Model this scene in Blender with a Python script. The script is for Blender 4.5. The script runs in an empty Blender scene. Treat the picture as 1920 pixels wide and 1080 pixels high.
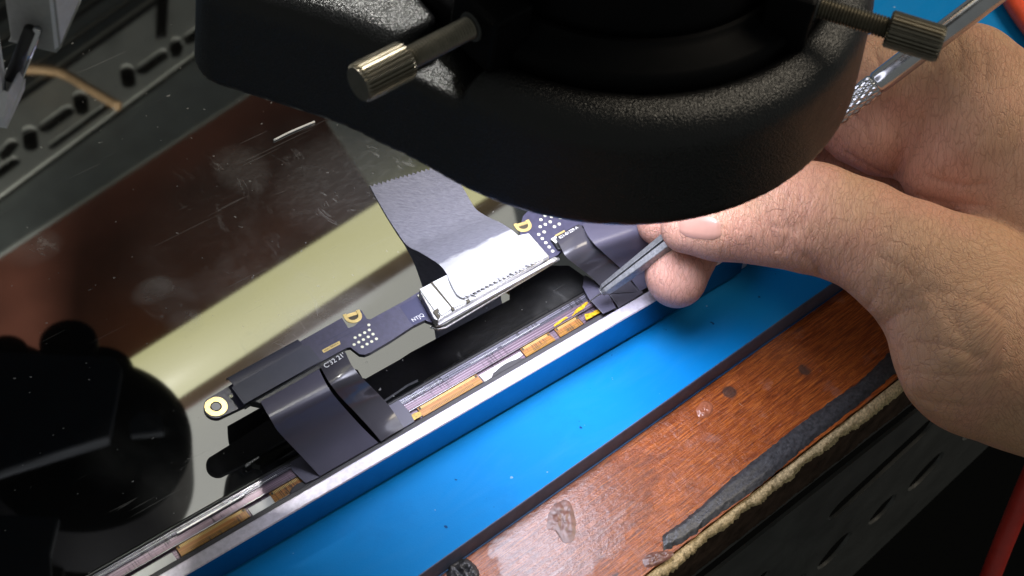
import bpy, bmesh, math, random
import numpy as np
from mathutils import Vector, Matrix
random.seed(7); rng = np.random.default_rng(7)
sc = bpy.context.scene; COL = sc.collection
MM = 0.001
# ------------------------------------------------------------------ camera model (all lengths in mm until meshes are linked)
EL, RHO, FPX, DIST = math.radians(52), math.radians(9.6), 3600.0, 480.0
VV = np.array([0, math.cos(EL), -math.sin(EL)])
_u0 = np.array([0, math.sin(EL), math.cos(EL)]); _r0 = np.array([1.0, 0, 0])
RR = _r0*math.cos(RHO) + _u0*math.sin(RHO)
UU = _u0*math.cos(RHO) - _r0*math.sin(RHO)
CC = -VV*DIST
def W(px, py, z):
    """point of the place seen at photo pixel (px, py) and standing at height z"""
    d = VV*FPX + RR*(px-960) - UU*(py-540)
    return CC + d*((z-CC[2])/d[2])
ZG = 9.5                                   # height of the screen glass
def MR(px, py, h):
    """real point, h above the glass, whose mirror image in the glass is seen at (px, py)"""
    w = W(px, py, ZG-h); return np.array([w[0], w[1], ZG+h])
# ------------------------------------------------------------------ node helpers
def new_mat(name):
    m = bpy.data.materials.new(name); m.use_nodes = True
    nt = m.node_tree; b = nt.nodes['Principled BSDF']
    return m, nt, b
def nd(nt, typ, ins=None, **kw):
    n = nt.nodes.new(typ)
    for k, v in kw.items(): setattr(n, k, v)
    for k, v in (ins or {}).items():
        if isinstance(v, bpy.types.NodeSocket): nt.links.new(v, n.inputs[k])
        else: n.inputs[k].default_value = v
    return n
def lk(nt, a, b): nt.links.new(a, b)
def c4(c): return (c[0], c[1], c[2], 1)
def coords(nt, scale=(1, 1, 1), rot=0.0, loc=(0, 0, 0)):
    tc = nd(nt, 'ShaderNodeTexCoord')
    return nd(nt, 'ShaderNodeMapping', {'Vector': tc.outputs['Object'], 'Scale': scale, 'Rotation': (0, 0, rot), 'Location': loc}).outputs[0]
def noise(nt, vec, scale, detail=4, rough=0.55, dist=0.0):
    return nd(nt, 'ShaderNodeTexNoise', {'Vector': vec, 'Scale': scale, 'Detail': detail, 'Roughness': rough, 'Distortion': dist}).outputs['Fac']
def ramp(nt, fac, stops, interp='LINEAR'):
    r = nd(nt, 'ShaderNodeValToRGB', {'Fac': fac}); cr = r.color_ramp; cr.interpolation = interp
    while len(cr.elements) < len(stops): cr.elements.new(0.5)
    for e, (p, c) in zip(cr.elements, stops):
        e.position = p; e.color = c4(c) if hasattr(c, '__len__') else (c, c, c, 1)
    return r.outputs['Color']
def mixc(nt, fac, a, b, blend='MIX'):
    n = nd(nt, 'ShaderNodeMix', data_type='RGBA', blend_type=blend)
    for i, v in ((0, fac), (6, a), (7, b)):
        if isinstance(v, bpy.types.NodeSocket): nt.links.new(v, n.inputs[i])
        elif i == 0: n.inputs[0].default_value = v
        else: n.inputs[i].default_value = c4(v)
    return n.outputs[2]
def math_(nt, op, a, b=0.0, c=0.0):
    n = nd(nt, 'ShaderNodeMath', operation=op)
    for i, v in enumerate((a, b, c)):
        if isinstance(v, bpy.types.NodeSocket): nt.links.new(v, n.inputs[i])
        else: n.inputs[i].default_value = v
    return n.outputs[0]
def bump(nt, b, h, strength=0.3, dist=0.0002, prev=None):
    n = nd(nt, 'ShaderNodeBump', {'Height': h, 'Strength': strength, 'Distance': dist})
    if prev is not None: lk(nt, prev, n.inputs['Normal'])
    lk(nt, n.outputs[0], b.inputs['Normal']); return n.outputs[0]
def simple(name, col, rough=0.5, metal=0.0, spec=0.5, var=0.12, vscale=300, bmp=0.0, bscale=2500, coat=0.0):
    """plain surface with a little uneven tone, gloss and grain"""
    m, nt, b = new_mat(name); v = coords(nt)
    f = noise(nt, v, vscale, 5)
    lo = [c*(1-var) for c in col]; hi = [min(1, c*(1+var)) for c in col]
    lk(nt, ramp(nt, f, [(0.3, lo), (0.7, hi)]), b.inputs['Base Color'])
    r = math_(nt, 'MULTIPLY_ADD', noise(nt, v, vscale*2.3, 3), 0.18, rough-0.09)
    lk(nt, r, b.inputs['Roughness'])
    b.inputs['Metallic'].default_value = metal; b.inputs['Specular IOR Level'].default_value = spec
    b.inputs['Coat Weight'].default_value = coat
    if bmp: bump(nt, b, noise(nt, v, bscale, 2), bmp, 0.0001)
    return m
# ------------------------------------------------------------------ materials
M = {}
def make_materials():
    M['black_plastic'] = simple('black_plastic', (0.012, 0.012, 0.013), 0.42)
    M['satin_black'] = simple('satin_black', (0.003, 0.003, 0.0035), 0.5, spec=0.06)
    M['dark_void'] = simple('dark_void', (0.003, 0.003, 0.003), 0.9, spec=0.1)
    M['alu'] = simple('alu', (0.60, 0.565, 0.64), 0.42, metal=0.5, var=0.14, vscale=900, bmp=0.25, bscale=6000)
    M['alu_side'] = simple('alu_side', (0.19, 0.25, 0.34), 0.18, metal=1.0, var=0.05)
    M['gasket'] = simple('gasket', (0.035, 0.033, 0.036), 0.55, bmp=0.4)
    M['pcb'] = simple('pcb', (0.054, 0.051, 0.092), 0.36, var=0.18, vscale=700, bmp=0.25, bscale=3000)
    M['pcb_panel'] = simple('pcb_panel', (0.03, 0.031, 0.085), 0.4, var=0.08)
    M['pcb_edge'] = simple('pcb_edge', (0.014, 0.014, 0.022), 0.5)
    M['gold'] = simple('gold', (0.80, 0.60, 0.26), 0.32, metal=0.7, var=0.08)
    M['gold_pale'] = simple('gold_pale', (0.66, 0.50, 0.20), 0.35, metal=0.4, var=0.06)
    M['cream_pad'] = simple('cream_pad', (0.86, 0.84, 0.62), 0.4, var=0.04)
    M['white_plastic'] = simple('white_plastic', (0.80, 0.80, 0.79), 0.35, var=0.04, coat=0.2)
    M['grey_tape'] = simple('grey_tape', (0.55, 0.54, 0.56), 0.5, var=0.05)
    M['shield'] = simple('shield', (0.5, 0.49, 0.47), 0.3, metal=0.9, var=0.3, vscale=1500, bmp=0.4)
    M['cable_grey'] = simple('cable_grey', (0.085, 0.080, 0.115), 0.34, var=0.06, vscale=120)
    M['cable_gloss'] = simple('cable_gloss', (0.06, 0.057, 0.07), 0.22, var=0.06, vscale=120, coat=0.3)
    M['insul'] = simple('insul', (0.055, 0.055, 0.08), 0.45, var=0.06)
    M['insul_flat'] = simple('insul_flat', (0.06, 0.062, 0.085), 0.6, var=0.05)
    M['white_ink'] = simple('white_ink', (0.8, 0.8, 0.8), 0.6, var=0.02)
    M['dark_ink'] = simple('dark_ink', (0.05, 0.04, 0.02), 0.6)
    M['kapton'] = simple('kapton', (0.62, 0.38, 0.012), 0.3, var=0.6, vscale=1600, coat=0.3)
    M['white_plate'] = simple('white_plate', (0.78, 0.78, 0.74), 0.4, var=0.05)
    M['mirror_strip'] = simple('mirror_strip', (0.85, 0.86, 0.9), 0.12, metal=0.9, var=0.06, vscale=1500)
    M['red_rubber'] = simple('red_rubber', (0.45, 0.025, 0.015), 0.45, var=0.1)
    M['orange_rubber'] = simple('orange_rubber', (0.72, 0.07, 0.02), 0.4, var=0.15)
    M['grey_paint'] = simple('grey_paint', (0.30, 0.30, 0.29), 0.5, var=0.06, vscale=900, bmp=0.35, bscale=5000)
    M['grey_paint_lit'] = simple('grey_paint_lit', (0.62, 0.62, 0.66), 0.45, var=0.06, vscale=900, bmp=0.35, bscale=5000)  # lighter copy of grey_paint: light put into the colour of the lit faces
    M['rack_grey'] = simple('rack_grey', (0.46, 0.47, 0.41), 0.55, var=0.12, vscale=60)
    M['rack_dim'] = simple('rack_dim', (0.22, 0.24, 0.22), 0.6, var=0.15, vscale=60)
    M['rail_dark'] = simple('rail_dark', (0.065, 0.065, 0.062), 0.45, var=0.2, vscale=80)
    M['shelf_brown'] = simple('shelf_brown', (0.34, 0.125, 0.080), 0.5, var=0.25, vscale=25)
    M['shelf_brown_dark'] = simple('shelf_brown_dark', (0.10, 0.06, 0.05), 0.5, var=0.25, vscale=25)
    M['tan_wood'] = simple('tan_wood', (0.5, 0.33, 0.17), 0.6, var=0.2)
    M['added_sheet'] = simple('added_sheet', (0.8, 0.82, 0.76), 0.8, spec=0.1)
    M['nail'] = simple('nail', (0.50, 0.27, 0.21), 0.32, var=0.05, coat=0.15)
    M['blade'] = simple('blade', (0.45, 0.45, 0.46), 0.28, metal=0.9, var=0.15, vscale=2000)
    M['jaw'] = simple('jaw', (0.27, 0.275, 0.285), 0.42, metal=0.6, var=0.25, vscale=1400, bmp=0.5, bscale=3500)
    M['chrome'] = simple('chrome', (0.55, 0.55, 0.58), 0.22, metal=1.0, var=0.06, vscale=300)
    M['nickel'] = simple('nickel', (0.22, 0.20, 0.16), 0.38, metal=0.95, var=0.12, vscale=700)

    # leather-grain black casting
    m, nt, b = new_mat('cast_black'); v = coords(nt)
    b.inputs['Base Color'].default_value = (0.0035, 0.0035, 0.004, 1)
    n1 = noise(nt, v, 3600, 2, 0.5); vo = nd(nt, 'ShaderNodeTexVoronoi', {'Vector': v, 'Scale': 3000.0}).outputs['Distance']
    h = math_(nt, 'ADD', n1, vo)
    bump(nt, b, h, 0.5, 0.00022)
    lk(nt, math_(nt, 'MULTIPLY_ADD', noise(nt, v, 250, 3), 0.2, 0.22), b.inputs['Roughness'])
    b.inputs['Specular IOR Level'].default_value = 0.42
    M['cast'] = m

    # blue silicone mat
    m, nt, b = new_mat('blue_silicone'); v = coords(nt)
    f = noise(nt, v, 25, 4); fine = noise(nt, v, 2600, 2)
    base = mixc(nt, ramp(nt, f, [(0.3, 0), (0.7, 1)]), (0.0015, 0.195, 0.53), (0.002, 0.225, 0.60))
    smr = ramp(nt, noise(nt, coords(nt, (18, 70, 1), 0.2), 1.5, 5, 0.7, 0.6), [(0.45, 0), (0.75, 1)])
    base = mixc(nt, math_(nt, 'MULTIPLY', smr, 0.10), base, (0.10, 0.32, 0.62))
    base = mixc(nt, math_(nt, 'MULTIPLY', ramp(nt, noise(nt, v, 60, 6, 0.7), [(0.55, 0), (0.75, 1)]), 0.25), base, (0.0015, 0.13, 0.40))
    spk = ramp(nt, noise(nt, v, 420, 2, 0.4), [(0.765, 0), (0.785, 1)])
    base = mixc(nt, spk, base, (0.003, 0.06, 0.20))
    dust = ramp(nt, noise(nt, coords(nt, loc=(3, 1, 0)), 520, 2, 0.4), [(0.755, 0), (0.78, 1)])
    base = mixc(nt, math_(nt, 'MULTIPLY', dust, 0.5), base, (0.35, 0.5, 0.7))
    lk(nt, base, b.inputs['Base Color'])
    b.inputs['Roughness'].default_value = 0.55; b.inputs['Specular IOR Level'].default_value = 0.08
    bump(nt, b, fine, 0.25, 0.0001)
    M['mat_blue'] = m
    M['mat_edge'] = simple('mat_edge', (0.085, 0.10, 0.16), 0.5, var=0.15, bmp=0.3)
    M['mat_edge_blue'] = simple('mat_edge_blue', (0.01, 0.09, 0.25), 0.5, var=0.15)

    # varnished red-brown veneer; object x runs along the grain
    m, nt, b = new_mat('veneer')
    g = coords(nt, (22, 420, 40)); w = coords(nt, (1, 1, 1))
    g1 = noise(nt, g, 5, 6, 0.62, 0.5); g2 = noise(nt, coords(nt, (50, 1500, 60)), 4, 4, 0.6)
    base = ramp(nt, g1, [(0.30, (0.12, 0.022, 0.006)), (0.44, (0.32, 0.070, 0.013)), (0.56, (0.47, 0.120, 0.020)), (0.74, (0.62, 0.185, 0.032))])
    base = mixc(nt, math_(nt, 'MULTIPLY', ramp(nt, g2, [(0.44, 1), (0.53, 0)]), 0.72), base, (0.11, 0.022, 0.007))
    worn = ramp(nt, noise(nt, w, 85, 6, 0.65), [(0.57, 0), (0.66, 1)])
    base = mixc(nt, math_(nt, 'MULTIPLY', worn, 0.35), base, (0.34, 0.16, 0.12))
    spot = ramp(nt, nd(nt, 'ShaderNodeTexVoronoi', {'Vector': w, 'Scale': 48.0}).outputs['Distance'], [(0.075, 1), (0.10, 0)])
    spot = math_(nt, 'MULTIPLY', spot, ramp(nt, noise(nt, w, 60, 1), [(0.5, 0), (0.54, 1)]))
    base = mixc(nt, math_(nt, 'MULTIPLY', spot, 0.8), base, (0.05, 0.035, 0.03))
    sp2 = ramp(nt, nd(nt, 'ShaderNodeTexVoronoi', {'Vector': coords(nt, (1, 1.4, 1), 0.3), 'Scale': 95.0}).outputs['Distance'], [(0.07, 1), (0.11, 0)])
    sp2 = math_(nt, 'MULTIPLY', sp2, ramp(nt, noise(nt, w, 120, 1), [(0.54, 0), (0.57, 1)]))
    base = mixc(nt, math_(nt, 'MULTIPLY', sp2, 0.75), base, (0.03, 0.02, 0.02))
    pale = ramp(nt, noise(nt, coords(nt, (1, 1.3, 1), 0.2, (3, 2, 0)), 210, 6, 0.72), [(0.645, 0), (0.70, 1)])
    base = mixc(nt, math_(nt, 'MULTIPLY', pale, 0.55), base, (0.42, 0.20, 0.17))
    scr = ramp(nt, noise(nt, coords(nt, (300, 40, 100), 0.6), 4, 2), [(0.745, 0), (0.77, 1)])
    base = mixc(nt, math_(nt, 'MULTIPLY', scr, 0.5), base, (0.5, 0.36, 0.3))
    lk(nt, base, b.inputs['Base Color'])
    r = math_(nt, 'MULTIPLY_ADD', worn, 0.12, 0.30)
    lk(nt, math_(nt, 'ADD', r, math_(nt, 'MULTIPLY', g1, 0.12)), b.inputs['Roughness'])
    h = math_(nt, 'ADD', math_(nt, 'MULTIPLY', g1, 0.5), math_(nt, 'ADD', math_(nt, 'MULTIPLY', noise(nt, w, 130, 5, 0.7), 1.6), math_(nt, 'MULTIPLY', noise(nt, w, 900, 3), 0.25)))
    bump(nt, b, h, 0.8, 0.0005)
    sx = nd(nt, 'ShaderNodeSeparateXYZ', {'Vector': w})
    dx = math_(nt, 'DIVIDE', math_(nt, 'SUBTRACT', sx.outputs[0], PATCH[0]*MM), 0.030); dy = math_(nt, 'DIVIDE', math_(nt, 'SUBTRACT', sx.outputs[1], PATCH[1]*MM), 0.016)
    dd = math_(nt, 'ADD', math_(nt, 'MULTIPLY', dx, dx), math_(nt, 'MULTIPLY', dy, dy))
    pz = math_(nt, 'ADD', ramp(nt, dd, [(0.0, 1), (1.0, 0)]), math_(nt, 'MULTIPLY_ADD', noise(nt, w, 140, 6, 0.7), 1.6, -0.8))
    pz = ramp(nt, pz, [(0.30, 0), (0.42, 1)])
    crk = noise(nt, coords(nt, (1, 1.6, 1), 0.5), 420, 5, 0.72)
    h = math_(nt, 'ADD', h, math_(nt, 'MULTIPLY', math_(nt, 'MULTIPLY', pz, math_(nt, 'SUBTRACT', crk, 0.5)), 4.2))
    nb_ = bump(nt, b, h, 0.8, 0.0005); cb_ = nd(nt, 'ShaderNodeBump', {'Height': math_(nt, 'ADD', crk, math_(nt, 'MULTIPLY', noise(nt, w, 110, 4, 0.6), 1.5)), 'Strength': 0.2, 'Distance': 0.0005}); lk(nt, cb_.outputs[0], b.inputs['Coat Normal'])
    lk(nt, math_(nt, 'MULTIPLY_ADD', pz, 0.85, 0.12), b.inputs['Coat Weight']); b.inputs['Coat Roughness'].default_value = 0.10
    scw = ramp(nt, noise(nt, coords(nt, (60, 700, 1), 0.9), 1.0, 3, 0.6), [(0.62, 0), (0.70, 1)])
    base = mixc(nt, math_(nt, 'MULTIPLY', pz, math_(nt, 'MULTIPLY_ADD', scw, 0.6, 0.12)), base, (0.50, 0.33, 0.30))  # worn lacquer patch, its scuffs paled to paint in white glare
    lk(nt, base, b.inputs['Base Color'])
    M['veneer'] = m
    M['chipboard'] = simple('chipboard', (0.56, 0.43, 0.24), 0.9, spec=0.15, var=0.5, vscale=1600, bmp=1.0, bscale=2200)
    M['chip_side'] = simple('chip_side', (0.055, 0.034, 0.024), 0.9, spec=0.1, var=0.5, vscale=260, bmp=1.0, bscale=700)
    M['tar'] = simple('tar', (0.045, 0.045, 0.048), 0.38, var=0.5, vscale=1100, bmp=1.0, bscale=1900)

    # screen glass: dark mirror with wipe marks and dust; object x,y = along / across the lid
    m, nt, b = new_mat('screen_glass'); v = coords(nt)
    b.inputs['Base Color'].default_value = (0.25, 0.255, 0.265, 1); b.inputs['Metallic'].default_value = 1.0
    b.inputs['Roughness'].default_value = 0.025
    hz = ramp(nt, noise(nt, v, 22, 5, 0.6, 0.4), [(0.50, 0), (0.75, 1)])
    wipe = ramp(nt, noise(nt, coords(nt, (150, 430, 1), 0.9), 1.7, 8, 0.74, 0.25), [(0.47, 0), (0.80, 1)])
    fl = ramp(nt, noise(nt, coords(nt, (1, 1, 1)), 620, 2, 0.5), [(0.725, 0), (0.75, 1)])
    fib = ramp(nt, noise(nt, coords(nt, (60, 900, 1), 0.4), 1.0, 2, 0.5, 2.0), [(0.765, 0), (0.79, 1)])
    # broad dusty zone towards the paper tape and above the board
    sx = nd(nt, 'ShaderNodeSeparateXYZ', {'Vector': v})
    def blob(cx, cy, rx, ry):
        dx = math_(nt, 'DIVIDE', math_(nt, 'SUBTRACT', sx.outputs[0], cx), rx); dy = math_(nt, 'DIVIDE', math_(nt, 'SUBTRACT', sx.outputs[1], cy), ry)
        d = math_(nt, 'ADD', math_(nt, 'MULTIPLY', dx, dx), math_(nt, 'MULTIPLY', dy, dy))
        return ramp(nt, d, [(0.0, 1), (1.0, 0)], 'EASE')
    lidp = lambda px, py: uvof(px, py, ZG)
    zones = None
    for px, py, rx, ry, k in ((650, 345, 26, 20, 1.0), (455, 320, 9, 11, 0.9), (65, 466, 8, 6, 0.8), (470, 500, 26, 11, 0.45), (330, 560, 10, 9, 0.45), (270, 830, 18, 12, 0.06), (960, 590, 26, 8, 0.25), (560, 610, 30, 7, 0.5), (520, 420, 48, 34, 0.28), (290, 545, 7, 5, 0.9), (345, 600, 6, 6, 0.6), (470, 510, 9, 5, .7), (400, 870, 22, 14, .12)):
        u_, v_ = lidp(px, py)
        z_ = math_(nt, 'MULTIPLY', blob(u_*MM, v_*MM, rx*MM, ry*MM), k)
        zones = z_ if zones is None else math_(nt, 'MAXIMUM', zones, z_)
    sm = math_(nt, 'MULTIPLY', zones, math_(nt, 'ADD', math_(nt, 'MULTIPLY', wipe, 0.08), math_(nt, 'ADD', math_(nt, 'MULTIPLY', hz, 0.5), 0.06)))
    sm = math_(nt, 'ADD', sm, math_(nt, 'ADD', math_(nt, 'MULTIPLY', fl, 0.22), math_(nt, 'MULTIPLY', math_(nt, 'MULTIPLY', fib, zones), 0.25)))
    fz = ramp(nt, noise(nt, coords(nt, (1.0, 0.45, 1), 0.5), 190, 5, 0.75, 0.8), [(0.58, 0), (0.72, 1)])
    sm = math_(nt, 'ADD', sm, math_(nt, 'MULTIPLY', math_(nt, 'MULTIPLY', fz, zones), 0.36))
    for rot, thr in ((0.9, .752), (-0.35, .756), (1.6, .758)):
        scf = ramp(nt, noise(nt, coords(nt, (28, 1100, 1), rot), 1.0, 1, 0.4, 0.6), [(thr, 0), (thr+.02, 1)])
        sm = math_(nt, 'ADD', sm, math_(nt, 'MULTIPLY', scf, 0.07))
    sm = math_(nt, 'MINIMUM', math_(nt, 'ADD', sm, 0.004), 0.75)
    dif = nd(nt, 'ShaderNodeBsdfDiffuse', {'Color': (0.62, 0.62, 0.6, 1)})
    mx = nd(nt, 'ShaderNodeMixShader', {0: sm, 1: b.outputs[0], 2: dif.outputs[0]})
    lk(nt, mx.outputs[0], nt.nodes['Material Output'].inputs['Surface'])
    M['glass'] = m

    # laptop panel circuitry strips (object x along the lid, y across)
    def strip_mat(name, cols, fx, fy, rough, metal, contrast):
        m, nt, b = new_mat(name)
        bars = noise(nt, coords(nt, (3, fy, 1)), 1.0, 2, 0.5)
        tick = noise(nt, coords(nt, (fx, 60, 1)), 1.0, 3, 0.7)
        msk = ramp(nt, noise(nt, coords(nt, (70, 200, 1)), 1.0, 2), [(0.48, 0), (0.56, 1)])
        c = ramp(nt, bars, [(0.3+0.1*i, cc) for i, cc in enumerate(cols)], 'CONSTANT')
        t = math_(nt, 'MULTIPLY', ramp(nt, tick, [(0.47, 0), (0.53, 1)], 'CONSTANT'), math_(nt, 'MULTIPLY', msk, contrast))
        lk(nt, mixc(nt, t, c, (0.02, 0.018, 0.022)), b.inputs['Base Color'])
        b.inputs['Roughness'].default_value = rough; b.inputs['Metallic'].default_value = metal
        return m
    M['panel_lines'] = strip_mat('panel_lines', [(0.04, 0.04, 0.05), (0.30, 0.29, 0.36), (0.07, 0.07, 0.09), (0.42, 0.40, 0.48), (0.10, 0.09, 0.12)], 1400, 3600, 0.25, 0.4, 0.75)
    M['panel_pink'] = strip_mat('panel_pink', [(0.19, 0.13, 0.16), (0.28, 0.20, 0.25), (0.13, 0.09, 0.12), (0.32, 0.24, 0.29), (0.07, 0.05, 0.07)], 2200, 1500, 0.3, 0.35, 0.7)
    M['cof'] = strip_mat('cof', [(0.34, 0.135, 0.030), (0.44, 0.19, 0.055), (0.30, 0.15, 0.018), (0.46, 0.20, 0.07), (0.36, 0.21, 0.022)], 3000, 1500, 0.3, 0.2, 0.75)

    # crepe paper tape: thin, lets light through, whiter where the white connector backs it
    m, nt, b = new_mat('paper_tape'); v = coords(nt)
    f = noise(nt, coords(nt, (200, 700, 300), -0.55), 3.0, 5, 0.7); g = noise(nt, v, 260, 4)
    bk = nd(nt, 'ShaderNodeAttribute', attribute_name='backing').outputs['Fac']
    c = ramp(nt, f, [(0.3, (0.25, 0.25, 0.31)), (0.7, (0.45, 0.45, 0.515))])
    c = mixc(nt, ramp(nt, math_(nt, 'ADD', bk, math_(nt, 'MULTIPLY_ADD', g, 0.7, -0.35)), [(0.42, 0), (0.58, 1)]), c, (0.82, 0.82, 0.83))
    lk(nt, c, b.inputs['Base Color'])
    b.inputs['Roughness'].default_value = 0.75; b.inputs['Specular IOR Level'].default_value = 0.2
    nrm = bump(nt, b, f, 1.0, 0.0005)
    tr = nd(nt, 'ShaderNodeBsdfTranslucent', {'Color': (0.6, 0.6, 0.65, 1)})
    mx = nd(nt, 'ShaderNodeMixShader', {0: 0.3, 1: b.outputs[0], 2: tr.outputs[0]})
    lk(nt, mx.outputs[0], nt.nodes['Material Output'].inputs['Surface'])
    M['paper'] = m

    # skin
    m, nt, b = new_mat('skin'); v = coords(nt)
    at = nd(nt, 'ShaderNodeAttribute', attribute_name='flush').outputs['Fac']
    tl = nd(nt, 'ShaderNodeAttribute', attribute_name='along').outputs['Fac']
    jm = nd(nt, 'ShaderNodeAttribute', attribute_name='joint').outputs['Fac']
    cr = nd(nt, 'ShaderNodeAttribute', attribute_name='crease').outputs['Fac']
    mott = noise(nt, v, 90, 5, 0.6)
    blot = ramp(nt, noise(nt, v, 42, 4, 0.55, 0.5), [(0.42, 0), (0.66, 1)])
    base = mixc(nt, mott, (0.50, 0.275, 0.150), (0.62, 0.375, 0.225))
    base = mixc(nt, math_(nt, 'MULTIPLY', blot, 0.7), base, (0.64, 0.31, 0.215))
    base = mixc(nt, math_(nt, 'MULTIPLY', jm, 0.35), base, (0.68, 0.37, 0.28))
    base = mixc(nt, at, base, (0.72, 0.38, 0.31))
    base = mixc(nt, math_(nt, 'MULTIPLY', cr, 0.45), base, (0.22, 0.075, 0.045))
    # skin lines follow the limb: two crossing families of fine furrows and longer creases across it
    suv = nd(nt, 'ShaderNodeAttribute', attribute_name='skin_uv').outputs['Vector']
    warp = nd(nt, 'ShaderNodeTexNoise', {'Vector': suv, 'Scale': 0.35, 'Detail': 3.0}).outputs['Color']
    wv = nd(nt, 'ShaderNodeVectorMath', {0: suv, 1: nd(nt, 'ShaderNodeVectorMath', {0: warp, 3: 1.3}, operation='SCALE').outputs[0]}, operation='ADD').outputs[0]
    def cells(rot, sx_, sy_, sc_):
        mp = nd(nt, 'ShaderNodeMapping', {'Vector': wv, 'Rotation': (0, 0, rot), 'Scale': (sx_, sy_, 0.45)}).outputs[0]
        return nd(nt, 'ShaderNodeTexVoronoi', {'Vector': mp, 'Scale': sc_}, feature='DISTANCE_TO_EDGE').outputs['Distance']
    c1 = ramp(nt, cells(0.15, 1.0, 0.30, 2.0), [(0.0, 0), (0.10, 1)])
    c2 = ramp(nt, cells(-0.42, 1.0, 0.20, 0.80), [(0.0, 0), (0.05, 1)])
    c3 = ramp(nt, cells(0.50, 1.0, 0.17, 0.92), [(0.0, 0), (0.05, 1)])
    lines = math_(nt, 'SINE', math_(nt, 'MULTIPLY_ADD', noise(nt, v, 70, 3), 26.0, math_(nt, 'MULTIPLY', tl, 2.6)))
    lines = math_(nt, 'MULTIPLY', ramp(nt, lines, [(0.0, 0), (0.45, 1)]), 1.0)
    inv = math_(nt, 'SUBTRACT', 1.0, lines)
    h = math_(nt, 'ADD', math_(nt, 'MULTIPLY', c1, 0.4), math_(nt, 'MULTIPLY', math_(nt, 'ADD', c2, c3), 0.42))
    h = math_(nt, 'ADD', h, math_(nt, 'MULTIPLY', noise(nt, suv, 0.5, 5, 0.6), 0.35))
    h = math_(nt, 'SUBTRACT', h, math_(nt, 'MULTIPLY', math_(nt, 'MULTIPLY', inv, jm), 1.5))
    h = math_(nt, 'SUBTRACT', h, math_(nt, 'MULTIPLY', cr, 1.3))
    n1 = bump(nt, b, h, 0.65, 0.00026)
    bump(nt, b, noise(nt, v, 1800, 3), 0.25, 0.00015, n1)
    base = mixc(nt, math_(nt, 'MULTIPLY', math_(nt, 'SUBTRACT', 1.0, math_(nt, 'MULTIPLY', c2, c3)), 0.34), base, (0.26, 0.11, 0.07))
    lk(nt, base, b.inputs['Base Color'])
    lk(nt, math_(nt, 'MULTIPLY_ADD', mott, 0.2, 0.38), b.inputs['Roughness'])
    b.inputs['Specular IOR Level'].default_value = 0.4
    b.inputs['Subsurface Weight'].default_value = 0.18
    b.inputs['Subsurface Radius'].default_value = (1.0, 0.35, 0.2); b.inputs['Subsurface Scale'].default_value = 0.0022
    M['skin'] = m

    def glow(name, col, s):
        m, nt, b = new_mat(name); b.inputs['Base Color'].default_value = (0.1, 0.1, 0.1, 1)
        b.inputs['Emission Color'].default_value = c4(col); b.inputs['Emission Strength'].default_value = s
        return m
    M['tube_glow'] = glow('tube_glow', (1.0, 0.94, 0.47), 1.75)
    M['panel_glow'] = glow('panel_glow', (1.0, 0.98, 0.86), 1.05)
    M['ring_glow'] = glow('ring_glow', (0.85, 0.87, 1.0), 4.0)
# ------------------------------------------------------------------ object helpers
def V3(p): return np.asarray(p, float)
def thing(name, label, cat, loc, rot=0.0, group=None):
    o = bpy.data.objects.new(name, None); COL.objects.link(o); o.empty_display_size = 0.01
    o.location = Vector(V3(loc)*MM); o.rotation_euler = (0, 0, rot); o['label'] = label; o['category'] = cat
    if group: o['group'] = group
    return o
def root_world(o):
    m = Matrix.Translation(o.location) @ o.rotation_euler.to_matrix().to_4x4()
    return root_world(o.parent) @ m if o.parent else m
def obj(name, verts, faces, mats, parent=None, smooth=False, fmat=None, bevel=0.0, local=False):
    """ONE mesh object. verts in mm: world coordinates, or (local=True) the parent's own frame."""
    vs = [Vector(V3(v)*MM) for v in verts]
    if parent is not None and not local:
        inv = root_world(parent).inverted(); vs = [inv @ v for v in vs]
    if local == 'z': pass
    c = Vector((0, 0, 0))
    if parent is None or parent.type == 'EMPTY' and False: pass
    me = bpy.data.meshes.new(name); me.from_pydata([tuple(v) for v in vs], [], [list(f) for f in faces])
    for m in (mats if isinstance(mats, (list, tuple)) else [mats]): me.materials.append(m)
    if fmat is not None:
        for p, i in zip(me.polygons, fmat): p.material_index = i
    bm = bmesh.new(); bm.from_mesh(me)
    if bevel:
        es = [e for e in bm.edges if len(e.link_faces) == 2 and e.calc_face_angle(0) > 0.6]
        bmesh.ops.bevel(bm, geom=es, offset=bevel*MM, segments=2, profile=0.5, affect='EDGES', clamp_overlap=True)
    bmesh.ops.recalc_face_normals(bm, faces=bm.faces); bm.to_mesh(me); bm.free()
    for p in me.polygons: p.use_smooth = bool(smooth)
    me.update()
    o = bpy.data.objects.new(name, me); COL.objects.link(o)
    if parent is not None: o.parent = parent
    return o
def tag(o, label, cat, group=None, kind=None):
    if label: o['label'] = label
    if cat: o['category'] = cat
    if group: o['group'] = group
    if kind: o['kind'] = kind
    return o
def prism_data(poly, z0, z1):
    n = len(poly)
    vs = [(p[0], p[1], z0) for p in poly] + [(p[0], p[1], z1) for p in poly]
    fs = [list(range(n))[::-1], list(range(n, 2*n))] + [[i, (i+1) % n, n+(i+1) % n, n+i] for i in range(n)]
    return vs, fs
def prism(name, poly, z0, z1, mats, parent=None, bevel=0.0, local=False, top_only=None):
    vs, fs = prism_data(poly, z0, z1)
    fm = None
    if top_only: fm = [0, 0] + [1]*len(poly)
    return obj(name, vs, fs, mats, parent, bevel=bevel, local=local, fmat=fm)
def px_prism(name, pts, ztop, thick, mats, parent=None, bevel=0.0, two=False):
    """flat plate whose top outline is seen at the given photo points, lying at height ztop"""
    return prism(name, [W(a, b, ztop) for a, b in pts], ztop-thick, ztop, mats, parent, bevel, top_only=two)
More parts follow.
